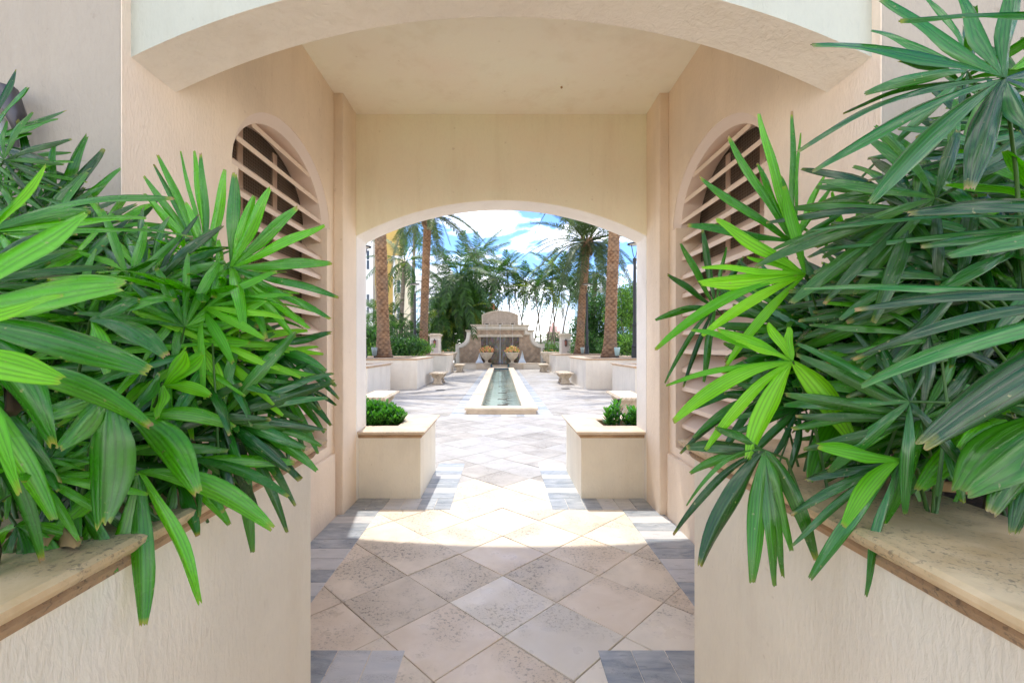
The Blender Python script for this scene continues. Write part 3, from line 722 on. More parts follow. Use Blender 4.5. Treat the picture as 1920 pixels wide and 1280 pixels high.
for x, lb, sd in ((-.98, 'fluted stone urn left of the spillway on the fountain basin', 1), (.72, 'fluted stone urn right of the spillway on the fountain basin', 2)):
    urn('stone_urn', (x, 30.0, .36), lbl=lb)
    flowers(None, (x, 30.0, 1.06), .46, .46, ['bush_lite', 'flower', 'flower2'], [120, 190, 90] if sd == 1 else [120, 110, 190], sd, 'flower_arrangement', 'bunch of %s blooms filling the %s fountain urn' % (('orange', 'left') if sd == 1 else ('golden yellow', 'right')), sz=.12)
# side bowls
for x, lb in ((-3.45, 'wide shallow stone bowl planter left of the fountain'), (3.15, 'wide shallow stone bowl planter right of the fountain')):
    t = urn('bowl_planter', (x, 29.3, .0), r=.62, hgt=1.15, lbl=lb)
    t['group'] = 'wide bowl planters'
    flowers(None, (x, 29.3, 1.1), .5, .25, ['bush', 'flower'], [160, 25], 9, 'bowl_plant', 'low leafy plant in the stone bowl %s of the fountain' % ('left' if x < 0 else 'right'), 'plant', .1)

# gate pillars with lanterns
M['pillar_panel'] = mat('pillar_panel', (.62, .52, .46), .8)
for x, lb, l2 in ((-4.12, 'square stucco pillar left of the fountain', 'dark bronze lantern on the left fountain pillar'), (3.98, 'square stucco pillar right of the fountain', 'dark bronze lantern on the right fountain pillar')):
    t = thing('stone_pillar', (x, 28.4, 0), label=lb, cat='pillar', group='pillars flanking the fountain')
    m = MB(); m.box(-.31, -.31, 0, .31, .31, 2.12); m.obj('shaft', M['court'], t, bevel=.01)
    m = MB(); m.box(-.36, -.36, 2.12, .36, .36, 2.17); m.box(-.33, -.33, 2.02, .33, .33, 2.06); m.box(-.40, -.40, 2.17, .40, .40, 2.26); m.box(-.3, -.3, 2.26, .3, .3, 2.31); m.obj('capital', M['cast'], t, bevel=.012)
    m = MB(); m.box(-.22, -.325, .5, .22, -.311, 1.92); m.obj('panel', M['pillar_panel'], t, bevel=.004)
    l = thing('wall_lantern', (x, 28.4 - .33, 1.7), label=l2, cat='lantern', group='wall lanterns on the pillars')
    m = MB(); m.lathe([(.02, -.22), (.05, -.16), (.075, -.12), (.085, -.1)], 8, (0, -.1, 0)); m.lathe([(.10, .14), (.085, .17), (.04, .22), (.015, .28)], 8, (0, -.1, 0)); m.tube([(0, 0, -.1), (0, -.06, -.18), (0, -.1, -.2)], .012, 6)
    for k in range(4): m.tube([(.075 * cos(k * pi / 2 + .78), -.1 + .075 * sin(k * pi / 2 + .78), -.1), (.09 * cos(k * pi / 2 + .78), -.1 + .09 * sin(k * pi / 2 + .78), .14)], .01, 4)
    m.obj('frame', M['bronze'], l)
    m = MB(); m.lathe([(.065, -.1), (.08, .14)], 8, (0, -.1, 0)); m.obj('glass', mat('amber_glass', (.35, .12, .08), .2), l)

# lamp posts
def lamp(x, y, ht, lb):
    t = thing('lamp_post', (x, y, 1.0), label=lb, cat='lamp post', group='black lamp posts')
    h = ht - 1.0
    m = MB(); m.lathe([(.17, 0), (.17, .05), (.12, .07), (.105, .45), (.12, .48), (.10, .52), (.075, .58), (.075, 1.2), (.09, 1.22), (.09, 1.28), (.062, 1.32), (.055, h - .62), (.07, h - .60), (.07, h - .52), (.03, h - .5)], 16); m.obj('post', M['black'], t, smooth=False)
    m = MB()
    for s in (-1, 1): m.tube([(0, 0, h - .52), (s * .05, 0, h - .4), (s * .12, 0, h - .02)], .014, 6)
    m.obj('yoke', M['black'], t, smooth=True)
    m = MB(); m.lathe([(.02, h + .07), (.12, h + .05), (.25, h + .015), (.265, h), (.25, h - .02), (.1, h - .01)][::-1], 28); m.obj('lamp_shade', M['black'], t, smooth=True)
    m = MB(); m.lathe([(.16, h - .035), (.19, h - .02)], 24); m.obj('lens', mat('lamp_lens', (.75, .72, .66), .3), t)
lamp(-4.66, 24.45, 4.85, 'black lamp post between the two left date palms')
lamp(4.62, 24.45, 4.85, 'black lamp post in front of the farther right date palm')
lamp(-4.93, 16.25, 5.05, 'black lamp post half hidden by the left passage jamb')
lamp(4.78, 16.25, 5.15, 'black lamp post beside the right passage jamb')

# ------------------------------------------------------------------ palms
def frond_mesh(name, L, droop, ll, n, hang, vlift, m_key, seed, stalk=.12, wid=.035, pet_r=.022, split=2):
    rr = random.Random(seed); m = MB()
    pos = lambda t: Vector((L * (t - .12 * t * t * droop), 0, L * (-.62 * droop * t * t)))
    pts = [pos(i / 9) for i in range(10)]
    m.t = .75; m.tube(pts, [pet_r * (1 - .85 * i / 9) for i in range(10)], 4, False)
    for i in range(n):
        t = stalk + (1 - stalk) * (i + rr.random() * .5) / n; p = pos(t); tan = (pos(min(1, t + .02)) - pos(t - .02)).normalized()
        env = min(1, (t - stalk) * 7 + .35) * (1 - max(0, (t - .55)) * 1.35)
        for s in (-1, 1):
            l = ll * env * rr.uniform(.85, 1.1); fw = (.45 + .75 * t) * rr.uniform(.6, 1.4)
            d = (Vector((0, s, 0)) + tan * fw + Vector((0, 0, vlift * rr.uniform(.5, 1.4)))).normalized()
            a = p + d * l * .5; b = a + (d + Vector((0, 0, -hang * rr.uniform(.6, 1.3)))).normalized() * l * .5
            wv = tan.cross(d).cross(d).normalized() * wid * rr.uniform(.7, 1.1); m.t = rr.random()
            m.add([p - wv * .3, p + wv * .3, a + wv * .5, a - wv * .5, b], [(0, 1, 2, 3), (3, 2, 4)])
    return m.mesh(name, M[m_key])
FR = {}
FR['date'] = [frond_mesh('date_frond', 3.7, d, .50, 84, 0.30, .25, 'frond_date', i, .14, .036, .035) for i, d in enumerate((.45, .75, 1.0, 1.3))]
FR['coco'] = [frond_mesh('coconut_frond', 3.3, d, .80, 40, 1.3, .0, 'frond', 20 + i, .16, .060, .03) for i, d in enumerate((.5, .9, 1.3, 1.7))]
FR['areca'] = [frond_mesh('areca_frond', 1.75, d, .50, 28, .6, .3, 'frond', 40 + i, .2, .056, .016) for i, d in enumerate((.5, .9, 1.4))]
FR['areca_y'] = [frond_mesh('areca_frond', 1.75, d, .50, 26, 1.0, .25, 'frond_yel', 50 + i, .2, .032, .016) for i, d in enumerate((.6, 1.2))]
FR['dead'] = [frond_mesh('dry_frond', 2.6, 1.6, .4, 30, 2.0, 0, 'frond_dead', 60, .3, .03, .03)]
def crown(t, top, kind, n, seed, lo=-35, hi=80, scale=1.0, alt=None, name='frond'):
    rr = random.Random(seed)
    for i in range(n):
        f = (i + .5) / n; el = R(hi + (lo - hi) * f ** .85 + rr.uniform(-7, 7)); az = i * 2.39996 + rr.uniform(-.25, .25)
        pool_ = FR[kind]; k = min(len(pool_) - 1, int(f * len(pool_) + rr.uniform(-.4, .4)) if f * len(pool_) > .4 else 0)
        me = pool_[max(0, k)]
        if alt and rr.random() < .24: me = rr.choice(FR[alt])
        o = link(name, me, t); o.location = top + Vector((cos(az), sin(az), 0)) * .10
        o.rotation_euler = (rr.uniform(-.25, .25), -el, az); s = scale * rr.uniform(.82, 1.08); o.scale = (s, s, s)
def date_trunk(H, r0, seed, lean):
    m = MB(); seg = 40; rowh = .10; per = 7; sub = 6
    nz = int(H / rowh * sub); rr = random.Random(seed); ph = [rr.uniform(-.12, .12) for _ in range(400)]
    rows = []; val = []
    for i in range(nz + 1):
        z = i * rowh / sub; row = i / sub
        flare = 1 + .85 * math.exp(-z / .38); rb = r0 * flare * (1 - .012 * z)
        for k in range(seg):
            a = k / seg; k0 = int(row); best = 0
            for q in (k0 - 1, k0):
                if q < 0: continue
                fr = row - q; u = a * per + (q % 2) * .5 + ph[q % 400]; du = abs((u % 1) - .5) * 2
                edge = 1.45 * (1 - du ** 2.2 * .5)
                if fr < edge: best = max(best, fr / 1.55 * (1 - .35 * du * du))
            val.append(.22 + .62 * best + .28 * (math.sin(k0 * 12.9 + int(a * per + (k0 % 2) * .5) * 78.2) * 43.7 % 1 - .5))
            rad = rb + .055 * best; aa = 2 * pi * a
            lx = lean[0] * (z / H) ** 1.3; ly = lean[1] * z / H
            rows.append((lx + rad * cos(aa), ly + rad * sin(aa), z))
    b = 0; m.v = rows
    for i in range(nz):
        for k in range(seg):
            f = (i * seg + k, i * seg + (k + 1) % seg, (i + 1) * seg + (k + 1) % seg, (i + 1) * seg + k)
            m.f.append(f); m.mi.append(0); m.uv.append([(0, 0)] * 4); m.tint.append(max(0, min(1, sum(val[x] for x in f) / 4 * (.65 if i < 12 else 1.15) + rr.uniform(-.06, .06))))
    return m
def date_palm(x, y, H, lean, lb, seed, n=34, r0=.20, lo=-12):
    t = thing('date_palm', (x, y, 1.02), label=lb, cat='palm tree', group='date palms in the courtyard planters')
    date_trunk(H, r0, seed, lean).obj('trunk', M['bark'], t, smooth=False)
    top = Vector((lean[0], lean[1], H))
    m = MB(); rr = random.Random(seed)   # cut leaf bases below the crown
    for i in range(60):
        a = i * 2.4; z = H - .75 + .75 * i / 60; q = r0 + .02
        p = Vector((lean[0] + q * cos(a), lean[1] + q * sin(a), z)); m.t = rr.random() * .6 + .2
        m.tube([p, p + Vector((cos(a) * .07, sin(a) * .07, .16)), p + Vector((cos(a) * .15, sin(a) * .15, .38))], [.06, .045, .02], 5)
    m.obj('leaf_boots', M['bark'], t)
    m = MB()
    for i in range(5):
        a = i * 1.3 + seed; m.tube([top, top + Vector((cos(a) * .5, sin(a) * .5, .45)), top + Vector((cos(a) * 1.0, sin(a) * 1.0, -.1))], [.03, .025, .012], 5)
    m.obj('fruit_stalk', M['frond_yel'], t)
    crown(t, top, 'date', n, seed, lo, 82, 1.0)
date_palm(-4.52, 17.4, 7.6, (-.22, .0), 'thick orange-brown date palm trunk nearest the left jamb', 1)
date_palm(-4.30, 25.0, 7.75, (.25, .0), 'date palm with arching fronds in the far left planter', 2)
date_palm(4.42, 25.6, 6.35, (.42, .0), 'date palm whose full round crown shows under the arch on the right', 3, 50, lo=-34)
date_palm(4.26, 17.8, 7.8, (.32, .0), 'thick date palm trunk nearest the right jamb', 4)

def thin_palm(name, x, y, H, r, kind, n, seed, lb, lean=(0, 0), sc=1.0, base=0.2, cat='palm tree', grp=None, alt=None, lo=-40, hi=75, bark='bark_grey', stems=1):
    t = thing(name, (x, y, base), label=lb, cat=cat)
    if grp: t['group'] = grp
    m = MB(); N = 12
    pts = [Vector((lean[0] * (i / N) ** 1.6, lean[1] * i / N, (H - base) * i / N)) for i in range(N + 1)]
    m.tube(pts, [r * (1.25 - .45 * i / N + (.5 if i == 0 else 0)) for i in range(N + 1)], 9); m.obj('trunk', M[bark], t, smooth=True)
    top = pts[-1]
    if kind.startswith('areca'):
        m = MB(); m.tube([top - Vector((0, 0, .1)), top + Vector((0, 0, .35)), top + Vector((0, 0, .7))], [r * 1.1, r * 1.2, .02], 8); m.obj('crownshaft', M['bark_green'], t, smooth=True)
        top = top + Vector((0, 0, .45))
    else:
        m = MB(); rr = random.Random(seed)
        for i in range(9): m.lathe([(.01, -.11), (.085, -.05), (.1, .02), (.06, .09), (.01, .11)], 8, top + Vector((cos(i * 2.4) * .2, sin(i * 2.4) * .2, -.25 + rr.uniform(-.1, .1))))
        m.obj('coconuts', M['frond_yel'], t, smooth=True, kind='stuff')
    crown(t, top, kind, n, seed, lo, hi, sc, alt)
    return t
def pz(px, py, Y): v = P(px, py, Y); return v.x, v.z
def tp(px, py, Y, *a, basepx=None, **k):
    x, z = pz(px, py, Y); bx = x if basepx is None else (basepx - CX) / FP * Y
    return bx, Y, z, x - bx
def coco(px, py, Y, lb, seed, basepx=None, n=20, sc=1.0, r=.15):
    bx, y, z, ln = tp(px, py, Y, basepx=basepx)
    thin_palm('coconut_palm', bx, y, z, r, 'coco', n, seed, lb, (ln, 0), sc, grp='coconut palms behind the courtyard', alt=None)
coco(759, 491, 30, 'coconut palm with drooping fronds between the two left date trunks', 5, 750, 15, .85)
coco(778, 425, 38, 'taller coconut palm rising behind the gap of the two left date trunks', 15, 772, 12, .8)
coco(862, 515, 34, 'large coconut palm crown above the dense greenery left of the fountain', 6, 872, 30, 1.15)
coco(926, 520, 38, 'coconut palm leaning over the fountain crest', 7, 908, 28, 1.05)
coco(838, 545, 36, 'lower coconut palm behind the far left date trunk', 8, 835, 26, 1.0)
coco(893, 492, 42, 'tallest coconut palm crown in the middle of the skyline', 9, 888, 26, 1.1)
coco(1117, 512, 33, 'dark crowned palm between the two right date trunks', 10, 1108, 24, .85, .20)
def areca(px, py, Y, lb, seed, basepx=None, n=11, sc=1.0, k='areca', r=.06, lo=-12):
    bx, y, z, ln = tp(px, py + 8, Y, basepx=basepx)
    thin_palm('slender_palm', bx, y, z, r, k, n + 5, seed, lb, (ln, 0), sc * 1.2, grp='slender palms beside the fountain', alt='areca_y', lo=lo, bark='bark_grey')
for a in [(986, 530, 38, 'slender palm just right of the fountain crest, straight stem', 30, 974, 12, 1.05), (951, 508, 40, 'slender palm with spiky crown above the fountain crest', 31, 960, 14, 1.1),
          (1022, 528, 38, 'slender palm with crossing curved stem right of the fountain', 32, 1000, 13, 1.1), (1004, 548, 36, 'short slender palm leaning right behind the grey wall', 33, 1016, 10, .9),
          (1055, 518, 38, 'slender palm behind the right pillar with tall leaning stem', 34, 1032, 14, 1.15), (1040, 556, 36, 'slender palm leaning behind the right pillar', 35, 1024, 11, .9),
          (1070, 545, 37, 'slender palm crown touching the farther right date trunk', 36, 1050, 12, 1.0), (1035, 500, 41, 'tallest slender palm right of the fountain', 37, 1040, 12, 1.0), (966, 548, 37, 'small slender palm whose crown droops above the fountain crest', 38, 990, 9, .85)]:
    areca(*a)
# dense clump left of the fountain: many low arecas
rr = random.Random(77)
clump = [(822, 600), (838, 572), (848, 606), (862, 580), (872, 600), (884, 572), (886, 600), (815, 636), (836, 630), (850, 625), (880, 590), (876, 552), (850, 548), (893, 592), (826, 612), (835, 648)]
adj = ['bushy', 'yellow tipped', 'dense', 'arching', 'dark', 'feathery', 'low', 'leaning', 'bright', 'shaded', 'spreading', 'upright', 'tall', 'overhanging', 'thin', 'lowest']
for i, (px, py) in enumerate(clump):
    Y = 33.3 + (i * 37 % 10) * .33; bx, y, z, ln = tp(px, py, Y, basepx=px + rr.uniform(-12, 12))
    thin_palm('areca_palm', bx, y, max(1.2, z), .04, 'areca_y' if i in (7, 14) else 'areca', 17, 100 + i, '%s areca palm in the thicket left of the fountain' % adj[i], (ln, 0), 1.0, grp='areca palms in the thicket', alt='areca_y', lo=-45, hi=85, bark='bark_green')
# left bed ferns/arecas
for i, (px, py, Y) in enumerate([(698, 640, 22.5), (745, 632, 23), (770, 628, 29), (735, 600, 29), (712, 610, 30), (790, 640, 29), (700, 590, 32)]):
    bx, y, z, ln = tp(px, py, Y)
    thin_palm('areca_palm', bx, y, max(1.3, z - .3), .035, 'areca', 11, 140 + i, ['areca palm low beside the left jamb', 'feathery areca palm right of the nearest left date trunk', 'areca palm beside the left lamp post', 'areca palm before the yellow building', 'areca palm behind the nearest left date trunk', 'areca palm under the far left date palm', 'areca palm before the white pier by the left jamb'][i], (0, 0), .85, grp='areca palms in the left bed', lo=-40, hi=85, bark='bark_green')

# ------------------------------------------------------------------ leafy shrubs and trees
def blob_leaves(m, c, rad, n, rr, size, shell=.55):
    for i in range(n):
        d = Vector((rr.gauss(0, 1), rr.gauss(0, 1), rr.gauss(0, 1))).normalized(); q = rr.random() ** .4
        f = 1 + .30 * noise.noise(Vector((d.x * 2.2 + c[0], d.y * 2.2 + c[1], d.z * 2.2)))
        p = Vector((c[0] + d.x * rad[0] * q * f, c[1] + d.y * rad[1] * q * f, c[2] + d.z * rad[2] * q * f)); m.t = rr.random(); leaf_quad(m, p, rr, size, .5, .5)
def tree(name, x, y, base, crowns, n, size, lb, seed, key='bush', trunk=True, cat='tree', grp=None):
    t = thing(name, (x, y, base), label=lb, cat=cat)
    if grp: t['group'] = grp
    rr = random.Random(seed)
    if trunk:
        m = MB()
        for c, r in crowns:
            mid = Vector((c[0] * .35, c[1] * .35, c[2] * .5)); m.tube([(0, 0, -.1), mid + Vector((rr.uniform(-.1, .1), 0, 0)), Vector(c)], [.10, .06, .02], 7)
        m.obj('trunk', M['bark_grey'], t, smooth=True)
    m = MB(); V = sum(r[0] * r[1] * r[2] for c, r in crowns)
    for c, r in crowns:
        blob_leaves(m, c, r, int(n * (r[0] * r[1] * r[2]) / V), rr, size)
    m.obj('crown' if trunk else 'foliage', M[key], t)
    return t
def cr(lst): return lst
rx = lambda px, Y: (px - CX) / FP * Y
# right trees behind date palms
tree('leafy_tree', rx(1120, 29), 29, .3, [((0, 0, 3.6), (1.2, 1.0, 1.0)), ((-.8, .2, 2.4), (1.0, .9, 1.0)), ((.6, 0, 2.2), (1.1, .9, 1.2)), ((0, 0, 1.2), (1.4, .9, .9))], 9000, .16, 'dark leafy tree between the two right date trunks', 41)
tree('leafy_tree', rx(1180, 26), 26, .3, [((.1, 0, 3.9), (1.2, 1.0, 1.0)), ((-.5, 0, 3.0), (1.0, .8, .8)), ((.6, 0, 2.6), (1.0, .8, .8))], 5200, .15, 'light green tree with visible branches beside the right jamb', 42, 'bush_lite')
tree('leafy_tree', rx(1215, 30), 30, .3, [((0, 0, 3.2), (2.0, 1.2, 1.8))], 4500, .17, 'dark round tree at the right edge behind the lamp post', 43)
for i, (px, Y, h, wv, key) in enumerate([(1100, 27.6, 1.1, 1.0, 'bush'), (1170, 21, .55, 1.3, 'bush'), (1195, 20.4, .6, 1.0, 'bush_lite'), (1150, 27.5, 1.0, 1.4, 'bush_lite')]):
    tree('garden_shrub', rx(px, Y), Y, 1.0 if Y < 25 else .3, [((0, 0, h), (wv, .7, h))], 2200, .12, ['shrub behind the farther right date trunk', 'low dark shrub right of the nearest right date trunk', 'low pale shrub beside the right jamb', 'pale shrub between the right date trunks'][i], 50 + i, key, False, 'shrub', 'shrubs in the right bed')
for i, (px, Y, h, wv, key) in enumerate([(700, 20.6, .35, 1.0, 'bush_lite'), (752, 20.6, .45, 1.1, 'bush'), (775, 21.2, .4, .9, 'bush_lite'), (728, 28.4, 1.3, 1.8, 'bush'), (790, 28.6, .9, 1.0, 'bush'), (690, 20.8, .7, .8, 'bush')]):
    tree('garden_shrub', rx(px, Y), Y, 1.0 if Y < 25 else .3, [((0, 0, h), (wv, .7, h))], 2200, .13, ['pale ground shrub left of the nearest left date trunk', 'dark low shrub right of the nearest left date trunk', 'pale low shrub at the foot of the left lamp post', 'wide dark shrub behind the left bed', 'dark shrub under the far left date palm', 'dark low shrub by the left jamb'][i], 60 + i, key, False, 'shrub', 'shrubs in the left bed')
tree('hedge', rx(1040, 34), 34, .2, [((0, 0, .9), (2.4, .5, .75))], 3200, .12, 'clipped green hedge behind the black fence right of the fountain', 71, 'bush_lite', False, 'hedge')
tree('hedge', rx(800, 36), 36, .2, [((0, 0, 1.6), (4.5, .8, 1.7))], 6500, .16, 'dark hedge mass behind the thicket left of the fountain', 72, 'bush', False, 'hedge')

tree('leafy_tree', rx(845, 38), 38, .2, [((0, 0, 4.6), (2.0, 1.2, 1.5)), ((-1.2, 0, 2.6), (1.4, 1, 1.8)), ((1.0, 0, 3.0), (1.5, 1, 1.9))], 9000, .18, 'dark leafy tree filling the back of the thicket left of the fountain', 81, 'bush_lite')
tree('leafy_tree', rx(880, 40), 40, .2, [((0, 0, 4.2), (1.6, 1.2, 2.0)), ((.2, 0, 6.0), (1.2, 1, .9))], 5000, .18, 'round leafy tree behind the left shoulder of the fountain', 82, 'bush_lite')
tree('hedge', rx(1055, 43), 43, .2, [((0, 0, 1.9), (3.4, .6, .8))], 3500, .15, 'row of bushes showing above the grey green wall right of the fountain', 83, 'bush', False, 'hedge')
# bed up-lights
for x, y, lb, c in ((rx(1157, 17.2), 17.2, 'pale green bed spotlight right of the nearest right date trunk', (.42, .55, .50)), (rx(702, 17.0), 17.0, 'grey bed spotlight left of the nearest left date trunk', (.25, .30, .28)), (rx(787, 24.6), 24.6, 'pale bed spotlight beside the far left date trunk', (.42, .48, .42)), (rx(1092, 24.9), 24.9, 'pale bed spotlight beside the farther right date trunk', (.42, .48, .42))):
    t = thing('bed_spotlight', (x, y, 1.02), label=lb, cat='spotlight', group='spotlights in the palm beds'); mm = mat('spot_paint', c, .5)
    m = MB(); m.tube([(0, 0, 0), (0, 0, .12)], .02, 8); m.obj('stake', M['black'], t)
    m = MB(); m.lathe([(.05, .10), (.08, .14), (.10, .30), (.115, .42), (.10, .43), (.01, .40)], 16); m.obj('housing', mm, t, smooth=True)

# ------------------------------------------------------------------ fences and walls behind
def iron_fence(x0, x1, y, z0, z1, lb, arch=False):
    t = thing('iron_fence', (x0, y, z0), label=lb, cat='fence'); n = int((x1 - x0) / .13)
    h = z1 - z0
    m = MB(); m.box(0, -.02, h - .05, x1 - x0, .02, h); m.box(0, -.02, .08, x1 - x0, .02, .13); m.obj('rail', M['black'], t, kind='stuff')
    bm_ = MB(); bm_.box(-.012, -.012, 0, .012, .012, 1); bme = bm_.mesh('baluster', M['black'])
    for i in range(n + 1):
        o = link('baluster', bme, t); o.location = (i * (x1 - x0) / n, 0, 0)
        o.scale = (1, 1, h + (.45 * sin(pi * (i % 8) / 7.0) if arch else 0))
iron_fence(rx(1018, 31.5), rx(1052, 31.5), 31.5, .3, 1.38, 'black iron fence between the fountain and the right pillar')
iron_fence(rx(1066, 31.0), rx(1110, 31), 31.0, .3, 1.45, 'black iron fence right of the right pillar')
iron_fence(rx(1150, 31.0), rx(1215, 31), 31.0, .3, 1.75, 'black iron fence behind the trees at the right jamb')
iron_fence(rx(752, 33), rx(776, 33), 33, 1.75, 2.05, 'black arched iron railing on the tan pier behind the left lamp post', True)
t = thing('garden_pier', (rx(765, 33), 33, 0), label='tan stucco pier under the arched railing behind the left bed', cat='wall')
m = MB(); m.box(-.5, 0, 0, .5, .4, 1.62); m.obj('pier_wall', stucco('stucco_ochre', (.60, .46, .26)), t); m = MB(); m.box(-.55, -.05, 1.62, .55, .45, 1.72); m.obj('pier_cap', M['cast'], t, bevel=.01)
m = MB(); m.box(-6, 0, 0, 6, .3, 1.98); o = m.obj('garden_wall', mat('grey_green_wall', (.38, .40, .34), .85), label='long plain grey green wall behind the slender palms right of the fountain', cat='wall'); o.location = (rx(1070, 37) + 3.0, 41, 0)

# ------------------------------------------------------------------ buildings beyond
M['glass'] = mat('window_glass', (.05, .07, .09), .08); M['glass_blue'] = mat('tower_glass', (.30, .45, .60), .15); M['glass_pale'] = mat('tower_glass_pale', (.42, .56, .66), .2)
M['wht'] = mat('white_render', (.74, .74, .73), .8); M['yel'] = stucco('yellow_render', (.52, .36, .11), vert=False, amp=.2); M['crm'] = stucco('cream_render', (.74, .66, .45), vert=False, amp=.2)
M['tileroof'] = mat('clay_roof', (.55, .13, .06), .8)
def window(parent, x0, z0, x1, z1, y, frame='wht', glass='glass', bars=1):
    m = MB(); f = .07; m.box(x0 - f, y - .06, z0 - f, x1 + f, y + .02, z0); m.box(x0 - f, y - .06, z1, x1 + f, y + .02, z1 + f); m.box(x0 - f, y - .06, z0, x0, y + .02, z1); m.box(x1, y - .06, z0, x1 + f, y + .02, z1)
    for i in range(1, bars + 1): zz = z0 + (z1 - z0) * i / (bars + 1); m.box(x0, y - .05, zz - .03, x1, y - .01, zz + .03)
    w = m.obj('window', M[frame], parent); m = MB(); m.box(x0, y - .025, z0, x1, y - .005, z1); m.obj('pane', M[glass], w)
Yb = 45.0
t = thing('yellow_building', (rx(720, Yb), Yb, 0), label='yellow and cream rendered building with dark windows at the left edge of the arch', cat='building')
X = lambda px: rx(px, Yb) - rx(720, Yb); Z = lambda py, Y=Yb: EYE - (py - CY) / FP * Y
m = MB(); m.box(X(660), 0, 0, X(699), 3, 22); m.obj('white_pier', M['wht'], t)
m = MB(); m.box(X(699), .8, 0, X(740), 4, 20); m.obj('yellow_wall', M['yel'], t)
m = MB(); m.box(X(738), .2, 0, X(755), 4, Z(485)); m.obj('cream_wing', M['crm'], t)
m = MB(); m.box(X(736.5), .05, 0, X(740), .25, Z(485)); m.box(X(735), -.1, Z(485), X(757), 4.1, Z(480)); m.obj('trim', M['wht'], t)
for z0, z1 in ((598, 552), (505, 470), (650, 620)): window(t, X(688), Z(z0), X(692.5), Z(z1), 0, 'wht')
for z0, z1 in ((598, 576), (548, 526)): window(t, X(744), Z(z0), X(749.5), Z(z1), .2, 'wht')
for z0, z1 in ((602, 590), (560, 535)): window(t, X(701), Z(z0), X(708), Z(z1), .8, 'crm')
def tower(name, px0, px1, pytop, Y, lb, cols, floors, wall='wht', glass='glass_pale', arch=False, balc=False):
    x0, x1 = rx(px0, Y), rx(px1, Y); zt = EYE - (pytop - CY) / FP * Y
    t = thing(name, ((x0 + x1) / 2, Y, 0), label=lb, cat='building'); w = x1 - x0
    m = MB(); m.box(-w / 2, 0, 0, w / 2, 12, zt); m.obj('wall', M[wall], t)
    m = MB(); m.box(-w / 2 - .3, -.3, zt, w / 2 + .3, 12.3, zt + .6); m.box(-w / 2 - .15, -.15, zt - .8, w / 2 + .15, 0, zt - .5); m.obj('cornice', M[wall], t)
    cw_ = w / cols
    for c in range(cols):
        a, b = -w / 2 + cw_ * (c + .16), -w / 2 + cw_ * (c + .84)
        fh = (zt - 2.5) / floors
        if arch:
            m = MB(); pts = [(a, 1)] + [(b, 1)] + [((a + b) / 2 + (b - a) / 2 * cos(pi * i / 10), zt - 3.2 + (b - a) / 2 * sin(pi * i / 10)) for i in range(11)]
            m.prism_y(pts, -.12, .05); m.obj('glazing', M[glass], t, fix=True)
            m = MB()
            for f in range(floors): m.box(a, -.2, 1 + f * fh, b, -.1, 1 + f * fh + .35)
            for xx in (a + (b - a) * .33, a + (b - a) * .66): m.box(xx - .05, -.18, 1, xx + .05, -.11, zt - 3)
            m.obj('floor_bands', M[wall], t)
        else:
            for f in range(floors):
                z0 = 1 + f * fh + fh * .25; m = MB(); m.box(a, -.08, z0, b, .02, z0 + fh * .55); wn_ = m.obj('window', M[glass], t)
                if balc: m = MB(); m.box(a - .2, -1.0, z0 - .25, b + .2, 0, z0 - .05); m.box(a - .2, -1.0, z0 - .05, b + .2, -.92, z0 + .75); m.obj('balcony', M[wall], wn_)
    return t
tower('glass_tower', 752, 800, 522, 95, 'white tower with tall arched blue glazing between the left date trunks', 2, 11, arch=True)
tower('apartment_tower', 803, 838, 500, 120, 'pale grey apartment tower with balconies behind the left thicket', 3, 14, balc=True)
tower('apartment_block', 1062, 1083, 578, 110, 'white banded apartment block left of the farther right date trunk', 2, 7, balc=True)
tower('blue_glass_building', 1078, 1142, 556, 75, 'blue glass office building between the right date trunks', 7, 5, 'glass_blue', 'glass_pale')
tower('blue_glass_building', 1150, 1215, 549, 85, 'pale blue glass building at the right jamb', 5, 5, 'glass_blue', 'glass_pale')
t = thing('hip_roof_pavilion', (rx(1126, 90), 90, 0), label='grey hipped roof rising behind the blue glass building', cat='building')
m = MB(); m.box(-2.5, 0, 0, 2.5, 5, 12.2); m.obj('wall', M['wht'], t); m = MB(); m.add([(-3, -.4, 12.2), (3, -.4, 12.2), (3, 5.4, 12.2), (-3, 5.4, 12.2), (-1, 2.5, 13.6), (1, 2.5, 13.6)], [(0, 1, 5, 4), (1, 2, 5), (2, 3, 4, 5), (3, 0, 4)]); m.obj('roof', mat('grey_roof', (.42, .40, .39), .8), t)
Yp = 140
t = thing('stepped_tower', (rx(1040, Yp), Yp, 0), label='distant salmon pink stepped tower right of the fountain', cat='building')
M['pink'] = mat('pink_render', (.62, .42, .36), .8)
m = MB()
for a, zt in ((2.0, 638), (1.5, 620), (.9, 610), (.4, 603)): m.box(-a * 1.2, 4 - a * 2, 0, a * 1.2, 4 + a * 2, EYE - (zt - CY) / FP * Yp)
m.obj('wall', M['pink'], t)
for i in range(3): m = MB(); m.box(-1.6 + i * 1.3, -.1, 1.5, -1.0 + i * 1.3, 0, 3.2); m.obj('window', M['glass'], t)
Yr = 50
t = thing('roof_turret', (rx(921, Yr), Yr, 0), label='cream turret with red clay tile roof above the thicket beside the fountain crest', cat='building')
x0, x1 = rx(908, Yr) - rx(921, Yr), rx(932, Yr) - rx(921, Yr)
m = MB(); m.box(x0, 0, 0, x1, 1.6, 5.6); m.obj('wall', M['crm'], t); m = MB(); m.box(x0 - .08, -.08, 5.5, x1 + .08, 1.7, 5.62); m.obj('eave', M['wht'], t)
m = MB(); m.add([(x0 - .15, -.15, 5.62), (x1 + .15, -.15, 5.62), (x1 + .15, 1.75, 5.62), (x0 - .15, 1.75, 5.62), (0, .8, 6.5)], [(0, 1, 4), (1, 2, 4), (2, 3, 4), (3, 0, 4), (3, 2, 1, 0)])
